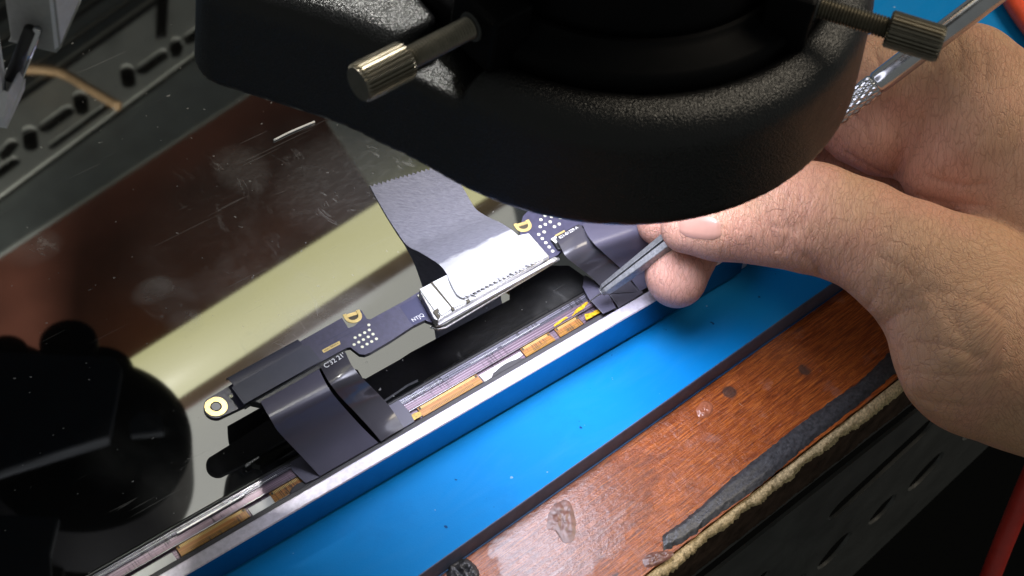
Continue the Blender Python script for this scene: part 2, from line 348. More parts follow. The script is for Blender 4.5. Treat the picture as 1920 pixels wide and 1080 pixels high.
def join_data(parts):
    vs, fs = [], []
    for v, f in parts:
        k = len(vs); vs += [tuple(x) for x in v]; fs += [[i+k for i in ff] for ff in f]
    return vs, fs
def frame_of(d):
    d = V3(d)/np.linalg.norm(d); a = np.array([0, 0, 1.0]) if abs(d[2]) < 0.9 else np.array([1.0, 0, 0])
    x = np.cross(a, d); x /= np.linalg.norm(x); return d, x, np.cross(d, x)
def lathe_data(p0, p1, prof, n=32, wob=None):
    """profile of (t in mm along p0->p1, radius); wob(i, t) scales the radius"""
    p0, p1 = V3(p0), V3(p1); d, x, y = frame_of(p1-p0); vs, fs = [], []
    for k, (t, r) in enumerate(prof):
        for i in range(n):
            a = 2*math.pi*i/n; rr = r*(wob(i, k) if wob else 1)
            vs.append(p0 + d*t + (x*math.cos(a)+y*math.sin(a))*rr)
    m = len(prof)
    for k in range(m-1):
        for i in range(n):
            j = (i+1) % n; fs.append([k*n+i, k*n+j, (k+1)*n+j, (k+1)*n+i])
    fs.append(list(range(n))[::-1]); fs.append([(m-1)*n+i for i in range(n)])
    return vs, fs
def smooth_path(pts, per=8):
    pts = [V3(p) for p in pts]; P_ = [2*pts[0]-pts[1]] + pts + [2*pts[-1]-pts[-2]]; out = []
    for i in range(1, len(P_)-2):
        for k in range(per):
            t = k/per; a, b, c, d = P_[i-1:i+3]
            out.append(0.5*((2*b)+(c-a)*t+(2*a-5*b+4*c-d)*t*t+(3*b-a-3*c+d)*t**3))
    out.append(pts[-1]); return out
def tube_data(pts, r, n=14):
    vs, fs = [], []; m = len(pts); prev = None
    for k, p in enumerate(pts):
        d = V3(pts[min(k+1, m-1)])-V3(pts[max(k-1, 0)]); d /= np.linalg.norm(d)
        if prev is None: _, x, y = frame_of(d)
        else: x = prev - d*(prev@d); x /= np.linalg.norm(x); y = np.cross(d, x)
        prev = x; rr = r[k] if hasattr(r, '__len__') else r
        for i in range(n):
            a = 2*math.pi*i/n; vs.append(V3(p)+(x*math.cos(a)+y*math.sin(a))*rr)
    for k in range(m-1):
        for i in range(n):
            j = (i+1) % n; fs.append([k*n+i, k*n+j, (k+1)*n+j, (k+1)*n+i])
    fs.append(list(range(n))[::-1]); fs.append([(m-1)*n+i for i in range(n)])
    return vs, fs
def ribbon_data(left, right, thick, per=8, cross=8, sag=0.0):
    """sheet lofted between two edge paths (mm points), given a real thickness"""
    L = smooth_path(left, per); Rr = smooth_path(right, per); m = len(L); vs, fs = [], []
    top = [[L[i]+(Rr[i]-L[i])*(j/cross)+np.array([0, 0, sag*math.sin(math.pi*j/cross)]) for j in range(cross+1)] for i in range(m)]
    nrm = [[None]*(cross+1) for _ in range(m)]
    for i in range(m):
        for j in range(cross+1):
            du = top[min(i+1, m-1)][j]-top[max(i-1, 0)][j]; dv = top[i][min(j+1, cross)]-top[i][max(j-1, 0)]
            n_ = np.cross(du, dv); n_ /= max(1e-9, np.linalg.norm(n_)); nrm[i][j] = n_ if n_[2] > 0 or abs(n_[2]) < 1e-3 else -n_
    c1 = cross+1
    for i in range(m):
        for j in range(c1): vs.append(top[i][j])
    for i in range(m):
        for j in range(c1): vs.append(top[i][j]-nrm[i][j]*thick)
    o = m*c1
    for i in range(m-1):
        for j in range(cross):
            a = i*c1+j; fs.append([a, a+1, a+c1+1, a+c1]); fs.append([o+a, o+a+c1, o+a+c1+1, o+a+1])
    for i in range(m-1):
        for j in (0, cross):
            a = i*c1+j; fs.append([a, a+c1, o+a+c1, o+a])
    for j in range(cross):
        for i in (0, m-1):
            a = i*c1+j; fs.append([a, a+1, o+a+1, o+a])
    return vs, fs
def autosmooth(o, deg=35):
    me = o.data
    for p in me.polygons: p.use_smooth = True
    bm = bmesh.new(); bm.from_mesh(me)
    for e in bm.edges:
        e.smooth = not (len(e.link_faces) == 2 and e.calc_face_angle(0) > math.radians(deg))
    bm.to_mesh(me); bm.free(); return o
def text_mesh(name, s, p, size, ang, mat, parent, tilt=None, thick=0.02):
    cu = bpy.data.curves.new(name, 'FONT'); cu.body = s; cu.size = size*MM; cu.extrude = thick*MM; cu.align_x = 'CENTER'; cu.align_y = 'CENTER'
    cu.offset = 0.0
    t = bpy.data.objects.new('tmp', cu); COL.objects.link(t)
    bpy.context.view_layer.update()
    me = bpy.data.meshes.new_from_object(t); bpy.data.objects.remove(t)
    mt = Matrix.Translation(Vector(V3(p)*MM)) @ (tilt.to_4x4() if tilt is not None else Matrix.Rotation(ang, 4, 'Z'))
    me.transform(root_world(parent).inverted() @ mt if parent is not None else mt)
    me.materials.clear(); me.materials.append(mat); me.name = name
    o = bpy.data.objects.new(name, me); COL.objects.link(o); o.parent = parent; return o
def plate_with_holes(name, outer, holes, thick, mat, mtx, parent=None):
    """flat plate in its own XY plane with real slots cut through; mtx places it (mm)"""
    cu = bpy.data.curves.new(name, 'CURVE'); cu.dimensions = '2D'; cu.fill_mode = 'BOTH'; cu.extrude = thick/2*MM
    for loop in [outer]+holes:
        sp = cu.splines.new('POLY'); sp.points.add(len(loop)-1); sp.use_cyclic_u = True
        for q, (x, y) in zip(sp.points, loop): q.co = (x*MM, y*MM, 0, 1)
    t = bpy.data.objects.new('tmp', cu); COL.objects.link(t); bpy.context.view_layer.update()
    me = bpy.data.meshes.new_from_object(t); bpy.data.objects.remove(t)
    m4 = mtx.copy(); m4.translation = m4.translation*MM
    me.transform(root_world(parent).inverted() @ m4 if parent is not None else m4)
    me.materials.clear(); me.materials.append(mat); me.name = name
    o = bpy.data.objects.new(name, me); COL.objects.link(o); o.parent = parent; return o
def obround(cx, cy, L, w, ang=0.0, n=8):
    out = []
    for s, a0 in ((1, -math.pi/2), (-1, math.pi/2)):
        for k in range(n+1):
            a = a0+math.pi*k/n; out.append((s*(L-w)/2+w/2*math.cos(a), w/2*math.sin(a)))
    c, s_ = math.cos(ang), math.sin(ang)
    return [(cx+x*c-y*s_, cy+x*s_+y*c) for x, y in out]
# lid frame: u along the silver edge (up-right in the photo), v across it (towards the glass)
_a, _b = W(297, 1080, 10.5), W(1205, 553, 10.5)
LANG = math.atan2(_b[1]-_a[1], _b[0]-_a[0])
LU = np.array([math.cos(LANG), math.sin(LANG), 0]); LV = np.array([-math.sin(LANG), math.cos(LANG), 0])
LO = W(640, 880, 10.5); LO[2] = 0
def uvof(px, py, z):
    d = W(px, py, z)-LO; return float(d@LU), float(d@LV)
tA_ = W(1280, 1023, -5.5); tB_ = W(1657, 730, -5.5); _t = math.atan2(tB_[1]-tA_[1], tB_[0]-tA_[0]); _q = W(1075, 975, -5.5)-tA_
PATCH = (float(_q[0]*math.cos(_t)+_q[1]*math.sin(_t)), float(-_q[0]*math.sin(_t)+_q[1]*math.cos(_t)))
make_materials()
# ================================================================== THE SETTING
fl = prism('floor', [(-900, -700), (1300, -700), (1300, 1400), (-900, 1400)], -760, -750, M['dark_void']); tag(fl, None, None, kind='structure')  # near-black colour stands in for the unlit space below the bench

# ------------------------------------------------------------------ workbench
ZT = -5.5
tA, tB = W(1280, 1023, ZT), W(1657, 730, ZT)
TANG = math.atan2(tB[1]-tA[1], tB[0]-tA[0])
TU = np.array([math.cos(TANG), math.sin(TANG), 0]); TV = np.array([-math.sin(TANG), math.cos(TANG), 0])
bench = thing('workbench', 'red brown wooden workbench with a chipped chipboard edge and slotted metal rail under it', 'workbench', tA, TANG)
def tl_(px, py, z=ZT):                                         # photo point -> bench frame
    d = W(px, py, z)-tA; return float(d@TU), float(d@TV)
def jag(u0, u1, n, f): return [(u0+(u1-u0)*i/n, f(u0+(u1-u0)*i/n)) for i in range(n+1)]
import mathutils.noise as mn
def nz(x, s=1.0, k=0.0): return mn.noise(Vector((x*s, k, 0.3)))
# veneer sheet with a slightly ragged front edge
edge = jag(-150, 320, 180, lambda u: 0.35*nz(u, 0.35)+0.25*nz(u, 1.3, 5)+0.1)
vs, fs = prism_data(edge+[(320, 420), (-150, 420)], -1.0, 0)
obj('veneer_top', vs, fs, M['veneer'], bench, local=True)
# chipboard core: crumbly front rim that sticks out, then the dark rough side
nu, rows = 1200, []
prof = [(-0.05, -1.02, 0), (-1.3, -1.15, .9), (-2.5, -1.9, 1.2), (-2.9, -3.0, 1.3), (-2.5, -4.2, 1.2), (-1.7, -6.2, 0.8), (-1.6, -12.0, 0.5), (-1.5, -20.0, 0.5), (0.5, -21.0, 0.1)]
vs, fs, fm = [], [], []
for i in range(nu+1):
    u = -150+470*i/nu
    amp = 0.55+0.55*nz(u, 0.06, 2)
    for k, (v_, z_, a) in enumerate(prof):
        vs.append((u, v_*(0.55+0.45*amp if 0 < k < 5 else 1)+a*(1.0*nz(u, 0.11, 3)+0.5*nz(u, .6, k*.9)+.35*nz(u, 2.3, k*1.9)+.4*nz(u, 5.1, k*2.3))*.85, z_+a*0.45*nz(u, 0.7, 9+k*1.3)))
m_ = len(prof)
for i in range(nu):
    for k in range(m_-1):
        fs.append([i*m_+k, (i+1)*m_+k, (i+1)*m_+k+1, i*m_+k+1]); fm.append(0 if k < 4 else 1)
core = obj('chipboard_core', vs, fs, [M['chipboard'], M['chip_side']], bench, local=True, smooth=True, fmat=fm)
back = prism('core_slab', [(-150, 2.0), (320, 2.0), (320, 420), (-150, 420)], -21, -1.02, M['chip_side'], bench, local=True)
# black sealing strip stuck near the edge
up = [tl_(*p) for p in ((1241, 1005), (1293, 967), (1380, 890), (1440, 842), (1493, 800), (1540, 765), (1587, 733), (1613, 715), (1660, 668), (1700, 630), (1760, 575))]
lo = [tl_(*p) for p in ((1243, 1033), (1280, 1017), (1345, 968), (1413, 920), (1470, 872), (1520, 830), (1580, 783), (1620, 750), (1647, 727), (1700, 682), (1775, 610))]
def rag(pts, a, k):
    P_ = smooth_path([(x, y, 0) for x, y in pts], 12)
    return [(p[0], p[1]+a*nz(p[0], 0.9, k)+a*0.6*nz(p[0], 2.4, k+3)) for p in P_]
U_, L_ = rag(up, 0.28, 1), rag(lo, 0.38, 6)
vs, fs = [], []; nC = 16
for i in range(len(U_)):
    for j in range(nC):
        t = j/(nC-1); x = L_[i][0]*(1-t)+U_[i][0]*t; y = L_[i][1]*(1-t)+U_[i][1]*t
        e_ = min(t, 1-t)*2*(1 if 1 < i < len(U_)-2 else 0.3)
        vs.append((x, y, 0.05+min(1, e_*2.2)*0.7+0.22*e_*mn.noise(Vector((x*.8, y*.8, 2)))+.2*e_*mn.noise(Vector((x*2.3, y*2.3, 4)))))
for i in range(len(U_)-1):
    for j in range(nC-1): fs.append([i*nC+j, (i+1)*nC+j, (i+1)*nC+j+1, i*nC+j+1])
obj('sealing_strip', vs, fs, M['tar'], bench, local=True, smooth=True)
# second lump of sealer at the bottom of the picture, and crumbs by the strip's torn end
def lump(name, pts, h, mat, parent, seed, z0=ZT):
    P_ = smooth_path([W(*p, z0) for p in pts+[pts[0]]], 6)[:-1]; c = sum(P_)/len(P_); vs = []; fs = []; n = len(P_); R_ = 12
    for k in range(R_):
        f = 1-k/R_
        for i, p in enumerate(P_):
            q = c+(p-c)*f*(1+0.06*nz(i, 0.7, seed+k)); vs.append((q[0], q[1], z0+0.06+h*(1-f**3)*(0.75+0.9*mn.noise(Vector((q[0]*.8, q[1]*.8, seed)))+.5*mn.noise(Vector((q[0]*2, q[1]*2, seed))))))
    vs.append((c[0], c[1], z0+h))
    for k in range(R_-1):
        for i in range(n): fs.append([k*n+i, k*n+(i+1) % n, (k+1)*n+(i+1) % n, (k+1)*n+i])
    for i in range(n): fs.append([(R_-1)*n+i, (R_-1)*n+(i+1) % n, R_*n])
    return obj(name, vs, fs, mat, parent, smooth=True)
lump('sealing_lump', [(835, 1062), (868, 1046), (893, 1062), (899, 1085), (880, 1110), (845, 1100)], 1.6, M['tar'], bench, 3)
lump('glue_blob', [(1304, 768), (1318, 752), (1335, 758), (1336, 772), (1322, 783), (1309, 781)], 0.5, simple('glue', (0.36, 0.12, 0.06), 0.22, coat=0.3), bench, 4)
gm = simple('glue_dirty', (0.17, 0.075, 0.055), 0.35, var=0.4, vscale=500, bmp=1.0, bscale=500)
lump('glue_blob', [(1028, 965), (1040, 945), (1062, 938), (1074, 952), (1080, 985), (1076, 1012), (1058, 1018), (1040, 995), (1026, 990)], 0.3, gm, bench, 5)
lump('glue_blob', [(1204, 1050), (1222, 1036), (1256, 1034), (1262, 1042), (1240, 1056), (1212, 1064)], 0.5, gm, bench, 8)
# slotted angle rail under the bench: upright face with two rows of slots, then the return flange
RV = -2.0
def railp(px, py):                                             # photo point on the rail's upright face (plane v = RV in the bench frame)
    d = VV*FPX + RR*(px-960) - UU*(py-540)
    t = ((tA+TV*(RV-.5)-CC)@TV)/(d@TV); p = CC+d*t-tA
    return float(p@TU), float(p[2])
holes = []
def slot_between(a, b, w, k=0.0, step=(0, 0)):
    (x0, y0), (x1, y1) = railp(*a), railp(*b); L = math.hypot(x1-x0, y1-y0)
    holes.append(obround((x0+x1)/2+k*step[0], (y0+y1)/2+k*step[1], L, w, math.atan2(y1-y0, x1-x0)))
for k in (-2, -1, 0, 1): slot_between((1553, 973), (1753, 787), 10.0, k, (62, 16))
for k in (-1, 0, 1, 2): slot_between((1703, 920), (1770, 847), 11.0, k, (23, 5.5)) if k != -1 else None
slot_between((1633, 983), (1677, 927), 10.5); slot_between((1537, 1067), (1593, 997), 11.0); slot_between((1455, 1140), (1510, 1075), 8.5); slot_between((1395, 1200), (1440, 1140), 8.5)
pl = plate_with_holes('frame_rail', [(-150, -205), (320, -64), (320, -26.5), (-150, -26.5)], holes, 1.0, M['rail_dark'],
    Matrix.Translation(Vector((tA[0], tA[1], ZT))) @ Matrix.Rotation(TANG, 4, 'Z') @ Matrix.Translation(Vector((0, RV, 0))) @ Matrix.Rotation(math.pi/2, 4, 'X'), bench)
rail_top = -26.6
prism('rail_flange', [(-150, RV+1.0), (320, RV+1.0), (320, 38), (-150, 38)], rail_top-ZT-2, rail_top-ZT, M['rail_dark'], bench, local=True)
prism('crossbar', [(-150, 26), (320, 26), (320, 28), (-150, 28)], -60, -23.2, M['dark_void'], bench, local=True)

# ------------------------------------------------------------------ blue silicone repair mat
mA, mB = W(783, 1080, 0), W(1557, 533, 0)
MANG = math.atan2(mB[1]-mA[1], mB[0]-mA[0])
matt = thing('repair_mat', 'bright blue silicone repair mat with a dark edge lying under the laptop screen', 'mat', (mA[0], mA[1], ZT), MANG)
MU = np.array([math.cos(MANG), math.sin(MANG), 0]); MV = np.array([-math.sin(MANG), math.cos(MANG), 0])
VO = float((W(1313, 722, ZT)-np.array([mA[0], mA[1], ZT]))@MV)
print('VO', VO)
prism('pad', [(-200, 0.02), (330, 0.02), (330, 330), (-200, 330)], 0.08, 5.5, M['mat_blue'], matt, local=True)
# dark moulded front edge: rounded section along the mat
VO = -0.75
prof = [(0.0, 0.08), (VO, 0.08), (VO-.1, 0.3), (VO-.05, 0.7), (-0.30, 5.20), (-0.2, 5.42), (-0.1, 5.49), (0.0, 5.5)]
vs, fs = [], []; N_ = 90
for i in range(N_+1):
    u = -200+530*i/N_
    for v_, z_ in prof: vs.append((u, v_+0.08*nz(u, .05, 3), z_))
k = len(prof)
for i in range(N_):
    for j in range(k): fs.append([i*k+j, (i+1)*k+j, (i+1)*k+(j+1) % k, i*k+(j+1) % k])
fs += [list(range(k)), [N_*k+j for j in range(k)]]
autosmooth(obj('border', vs, fs, M['mat_edge'], matt, local=True), 50)
prism('lip', [(-200, VO-.4), (330, VO-.4), (330, VO-.12), (-200, VO-.12)], 0.05, 0.4, M['mat_edge_blue'], matt, local=True)

# ================================================================== LAPTOP SCREEN
U0, U1 = -150.0, 121.0
lid = thing('laptop_screen', 'opened silver laptop screen lying glass up on the blue mat', 'laptop screen', (LO[0], LO[1], 0), LANG)
def lpx(px, py, z): u, v = uvof(px, py, z); return (u, v)
# side wall (splayed a little towards the mat) + top strip, one aluminium frame
def wallv(u): return -3.05-0.5*max(0, (u+10)/110)
sect = lambda u: [(0.0, 8.2), (0.0, 10.3), (-0.25, 10.5), (-3.0, 10.5), (-3.25, 10.3), (wallv(u)-0.35, 1.3), (wallv(u)+0.8, 0.75), (0.0, 0.75)]
vs, fs, fm = [], [], []; N_ = 60
for i in range(N_+1):
    u = U0+(U1-U0)*i/N_
    for v_, z_ in sect(u): vs.append((u, v_, z_))
k = 8
for i in range(N_):
    for j in range(k):
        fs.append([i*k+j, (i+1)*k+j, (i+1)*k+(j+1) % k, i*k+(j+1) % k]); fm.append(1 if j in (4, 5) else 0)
fs += [list(range(k)), [N_*k+j for j in range(k)]]; fm += [0, 0]
autosmooth(obj('frame_edge', vs, fs, [M['alu'], M['alu_side']], lid, local=True, fmat=fm), 20)
prism('back_shell', [(U0, 0.02), (U1, 0.02), (U1, 212), (U0, 212)], 0.75, 6.3, M['alu'], lid, local=True)
prism('frame_side', [(U0-3, -3), (U0-0.05, -3), (U0-0.05, 215), (U0-3, 215)], 0.75, 10.5, M['alu'], lid, local=True)
prism('frame_side', [(U1+0.05, -3), (U1+3, -3), (U1+3, 215), (U1+0.05, 215)], 0.75, 10.5, M['alu'], lid, local=True)
prism('gasket', [(U0, 0.03), (U1, 0.03), (U1, 2.05), (U0, 2.05)], 6.35, 8.7, M['gasket'], lid, local=True, bevel=0.3)
prism('glass', [(U0, 9.3), (U1, 9.3), (U1, 210), (U0, 210)], 6.35, ZG, M['glass'], lid, local=True)
prism('glass_edge', [(U0, 8.75), (U1, 8.75), (U1, 9.27), (U0, 9.27)], 6.35, 9.25, M['black_plastic'], lid, local=True, bevel=0.12)
prism('panel_trace', [(U0, 7.25), (U1, 7.25), (U1, 8.72), (U0, 8.72)], 6.35, 8.9, M['panel_lines'], lid, local=True)
prism('panel_trace', [(U0, 5.0), (U1, 5.0), (U1, 7.22), (U0, 7.22)], 6.35, 8.7, M['panel_pink'], lid, local=True)
prism('panel_ledge', [(U0, 2.1), (U1, 2.1), (U1, 4.97), (U0, 4.97)], 6.35, 7.9, M['panel_pink'], lid, local=True)
# fine contact lines, dotted tracks
for v0, w_, mm in ((8.30, 0.10, 'mirror_strip'), (7.9, 0.06, 'mirror_strip'), (7.55, 0.08, 'black_plastic'), (6.9, 0.06, 'mirror_strip'), (5.2, 0.10, 'black_plastic'), (4.99, 0.07, 'mirror_strip')):
    zt = 8.9 if v0 > 7.24 else 8.7
    prism('contact_line', [(U0+.1, v0), (U1-.1, v0), (U1-.1, v0+w_), (U0+.1, v0+w_)], zt+0.002, zt+0.04, M[mm], lid, local=True)
parts = []
for i in range(330):
    u = -75+i*0.42
    if nz(u, 0.12, 4) > -0.12 and abs(u+29.5) > 10: parts.append(prism_data([(u, 7.66), (u+.22, 7.66), (u+.22, 7.84), (u, 7.84)], 8.902, 8.96))
vs, fs = join_data(parts); dt = obj('dot_track', vs, fs, M['white_ink'], lid, local=True); dt['kind'] = 'stuff'
prism('driver_chip', [(-38.3, 7.0), (-21.0, 7.0), (-21.0, 7.5), (-38.3, 7.5)], 8.91, 9.3, M['mirror_strip'], lid, local=True, bevel=0.05)
prism('driver_chip', [(3.0, 6.3), (17.0, 6.3), (17.0, 6.75), (3.0, 6.75)], 8.71, 9.1, M['mirror_strip'], lid, local=True, bevel=0.05)
# orange film connectors with gold fingers
def cof(u0, u1, v0=2.25, v1=4.95):
    c = prism('film_connector', [(u0-.2, v0), (u1, v0), (u1-.1, v1), (u0, v1)], 7.95, 8.35, M['cof'], lid, local=True)
    ps = [prism_data([(u, v1-.75), (u+.16, v1-.75), (u+.16, v1-.1), (u, v1-.1)], 8.352, 8.4) for u in np.arange(u0+.8, u1-.9, 0.36)]
    vs, fs = join_data(ps); g = obj('gold_fingers', vs, fs, M['gold_pale'], c, local=False) if False else obj('gold_fingers', vs, fs, M['gold_pale'], None, local=True)
    g.parent = c
    ps = [prism_data([(u, v0+.35), (u+.13, v0+.35), (u+.13, v0+.35+0.5*(1+nz(u, 0.8, 2))), (u, v0+.85)], 8.352, 8.375) for u in np.arange(u0+2.5, u1-2.5, 0.42)]
    vs, fs = join_data(ps); g2 = obj('trace_lines', vs, fs, M['dark_ink'], None, local=True); g2.parent = c
    for a in (u0+.25, u1-.75):
        q = obj('alignment_mark', *prism_data([(a, v1-.8), (a+.45, v1-.8), (a+.45, v1-.15), (a, v1-.15)], 8.353, 8.42), M['dark_ink'], None, local=True); q.parent = c
for a, b in ((-40.1, -22.6), (24.8, 42.1), (55.3, 64.1), (65.8, 73.0), (-86, -68), (-16, -1)): cof(a, b)
# white metal plates between them, each with a dark scooped end
def plate(u0, u1, scoop):
    P_ = [(u0, 2.2), (u1, 2.2), (u1, 4.3), (u0, 4.3)]
    if scoop > 0:
        P_ = [(u0, 2.2)]+[(u0+1.2*math.sin(t), 2.2+1.2*(1-math.cos(t))) for t in np.linspace(0.2, 1.4, 6)]+[(u0+2.6, 3.5), (u0+4.5, 3.75), (u1, 3.75), (u1, 4.4), (u0, 4.4)]
    prism('white_plate', P_, 7.92, 8.25, M['white_plate'], lid, local=True)
plate(-57, -41.5, 0); plate(-22.0, -9.5, 0); prism('white_plate', [(42.5, 2.15), (44.6, 2.2), (45.6, 3.0), (54.0, 3.1), (54.8, 3.3), (54.8, 4.3), (42.5, 4.3)], 7.92, 8.25, M['white_plate'], lid, local=True)
def scoop(u, L):
    P_ = [(u+L*t, 1.9+1.5*math.sin(math.pi*min(1, max(0, t)))**0.6) for t in np.linspace(0, 1, 14)]
    prism('rubber_stop', P_+[(u+L, 1.9)], 7.95, 8.6, M['gasket'], lid, local=True, bevel=0.15)
scoop(44.5, 10); scoop(-12.5, 6); scoop(-58, 9)
# scraps of yellow polyimide tape
def scrap(pts, seed):
    P_ = []
    n = len(pts)
    for i in range(n):
        a, b = V3(pts[i]), V3(pts[(i+1) % n])
        for t in (0, .33, .66): q = a+(b-a)*t; P_.append((q[0]+.18*nz(i*3+t*7, 1, seed), q[1]+.18*nz(i*5+t*9, 1, seed+2)))
    prism('polyimide_scrap', P_, 8.75, 8.95, M['kapton'], lid, local=True)
scrap([(21.8, 2.3), (24.3, 2.3), (24.6, 3.4), (23.2, 4.0), (21.6, 3.8)], 1)
scrap([(73.6, 2.4), (78.6, 2.3), (79.0, 3.3), (76.2, 3.5), (74.6, 4.0)], 5); scrap([(71.5, 5.3), (75.5, 5.6), (77.6, 6.4), (76.9, 6.8), (73, 6.1)], 9)
scrap([(66.0, 5.2), (70.5, 5.6), (70.3, 6.0), (66.1, 5.7)], 12)

# ================================================================== CIRCUIT BOARD
ZB = 22.0
board = thing('circuit_board', 'long narrow dark violet circuit board with gold screw ring held above the glass', 'circuit board', (*W(690, 620, ZB)[:2], ZB))
ring_c = (405, 763)
ring_arc = [(405+23.5*math.cos(a), 763+21*math.sin(a)) for a in np.linspace(math.radians(75), math.radians(222), 12)]
outline = ring_arc + [(429, 724), (566, 638), (641, 596), (653, 615), (664, 612), (676, 600), (673, 581), (678, 582), (688, 598), (694, 599), (760, 563), (782, 549), (975, 449), (975, 425), (981, 405), (1000, 385), (1090, 385), (1140, 420), (1190, 445), (1060, 462), (1046, 478), (1033, 484), (1012, 496), (830, 594), (813, 606), (801, 602), (797, 600), (776, 610), (730, 640), (694, 661), (684, 665), (674, 664), (666, 658), (657, 651), (650, 652), (604, 677), (460, 756), (458, 761)]
px_prism('substrate', outline, ZB, 1.1, [M['pcb'], M['pcb_edge']], board, two=True)
def disc_pts(px, py, r, z, n=20, e=0.8):
    c = W(px, py, z); return [(c[0]+r*math.cos(2*math.pi*i/n), c[1]+r*math.sin(2*math.pi*i/n), z) for i in range(n)]
# gold ring with a hole showing dark
c = W(405, 763, ZB)
prf = [(0, 2.55), (0.12, 2.6), (0.2, 2.5), (0.2, 1.25), (0.02, 1.2)]
vs, fs = lathe_data((c[0], c[1], ZB+.003), (c[0], c[1], ZB+1), [(0.0, 2.55), (0.10, 2.6), (0.18, 2.5), (0.18, 1.3)], 36)
obj('screw_ring', vs[:], fs[:-2], M['gold'], board)
vs, fs = lathe_data((c[0], c[1], ZB+.004), (c[0], c[1], ZB+1), [(0.0, 1.3), (0.1, 1.3), (0.2, 1.1), (0.2, 0.0001)], 30); fs = fs[:-2]
h_ = obj('screw_hole', vs, fs, M['pcb_edge'], board)
vs, fs = lathe_data((c[0], c[1], ZB+.21), (c[0], c[1], ZB+1), [(0.0, 1.0), (0.02, 0.98), (0.02, 0.0001)], 30); obj('screw_tip', vs, fs[:-2], M['grey_tape'], board)
pad0 = None
def pad(px, py, r, mat='cream_pad'):
    global pad0
    p = W(px, py, ZB)
    if pad0 is None:
        vs, fs = lathe_data((0, 0, 0.003), (0, 0, 1), [(0, 0.38), (0.04, 0.38), (0.06, 0.33), (0.06, 0.0001)], 16)
        pad0 = obj('solder_pad', vs, fs[:-2], M['cream_pad'], None); pad0.parent = board; o = pad0
    else:
        o = pad0.copy(); COL.objects.link(o); o.parent = board
    q = (V3(p)-np.array([*W(690, 620, ZB)[:2], ZB]))*MM; o.location = q; o.scale = (r/.38, r/.38, 1)
for x, y in ((1492, 222), (1496, 264), (1457, 287), (1527, 300), (1376, 329), (1416, 308), (1487, 323), (1556, 339), (1407, 367), (1446, 346), (1516, 362), (1368, 388), (1477, 384), (1437, 407)): pad(360+x/4.5, 560+y/4.5, 0.37)
for x, y in ((463, 157), (548, 177), (631, 197), (503, 200), (456, 222), (587, 222), (493, 270), (442, 292), (475, 331), (507, 369), (539, 408), (570, 446), (560, 130), (640, 140), (500, 120)): pad(920+x/4.908, 380+y/4.908, 0.40)
pad(360+328/4.5, 560+825/4.5, 0.42)
# U-shaped gold lugs
def lug(px, py, s=1.0, ang=0):
    c = W(px, py, ZB); ax = LU*math.cos(ang)+LV*math.sin(ang); ay = -LU*math.sin(ang)+LV*math.cos(ang)
    outr, inn = [], []
    for t in np.linspace(0, math.pi, 14):
        outr.append(c-ax*math.cos(t)*2.1*s-ay*math.sin(t)*1.9*s); inn.append(c-ax*math.cos(t)*1.2*s-ay*math.sin(t)*1.05*s)
    up_ = ay*1.3*s
    poly = [c-ax*2.1*s+up_]+outr+[c+ax*2.1*s+up_, c+ax*1.2*s+up_]+inn[::-1]+[c-ax*1.2*s+up_]
    l = prism('grounding_lug', poly, ZB+.004, ZB+.25, M['gold_pale'], board, bevel=0.05)
    w = prism('contact', [c-ax*1.19*s+ay*.2, c+ax*1.19*s+ay*.2, c+ax*1.19*s+ay*1.1, c-ax*1.19*s+ay*1.1], ZB+.004, ZB+.12, M['gold'], board)
    d = prism('lug_recess', [c-ax*1.19*s+ay*.18]+[p+(0 if True else 0) for p in inn]+[c+ax*1.19*s+ay*.18], ZB+.004, ZB+.03, M['dark_ink'], board)
lug(662, 594, 1.0, math.radians(-12)); lug(981, 424, 1.0, math.radians(-12))
# gold label with tiny print, silk-screen panel with lettering
lb = px_prism('gold_label', [(603.5, 656.5), (636.5, 639), (638.5, 645), (607, 661.5)], ZB+.06, .055, M['gold_pale'], board)
text_mesh('label_print', 'A5A1150SAAA', W(621, 650.5, ZB+.07), 0.62, LANG+.02, M['dark_ink'], board)
px_prism('code_panel', [(749, 574), (782, 556), (803, 591), (801, 598), (776, 609), (771, 606)], ZB+.03, .026, M['pcb_panel'], board)
text_mesh('panel_print', 'NTJQ', W(783.5, 595.5, ZB+.04), 1.35, LANG, M['white_ink'], board)
for pts in ([(755, 571), (780, 557.5)],):
    pass
for a, b in (((596, 648), (675, 606)), ((604, 653), (682, 611))):          # etched legend lines
    p, q = W(*a, ZB), W(*b, ZB); n_ = LV*.05
    prism('etched_line', [p-n_, q-n_, q+n_, p+n_], ZB+.002, ZB+.02, M['pcb_panel'], board)
for k in range(4): px_prism('solder_joint', [(782+k*9, 553+k*13.5), (785+k*9, 551.5+k*13.5), (791+k*9, 560+k*13.5), (788+k*9, 562+k*13.5)], ZB+.22, .2, M['mirror_strip'], board, bevel=.05)
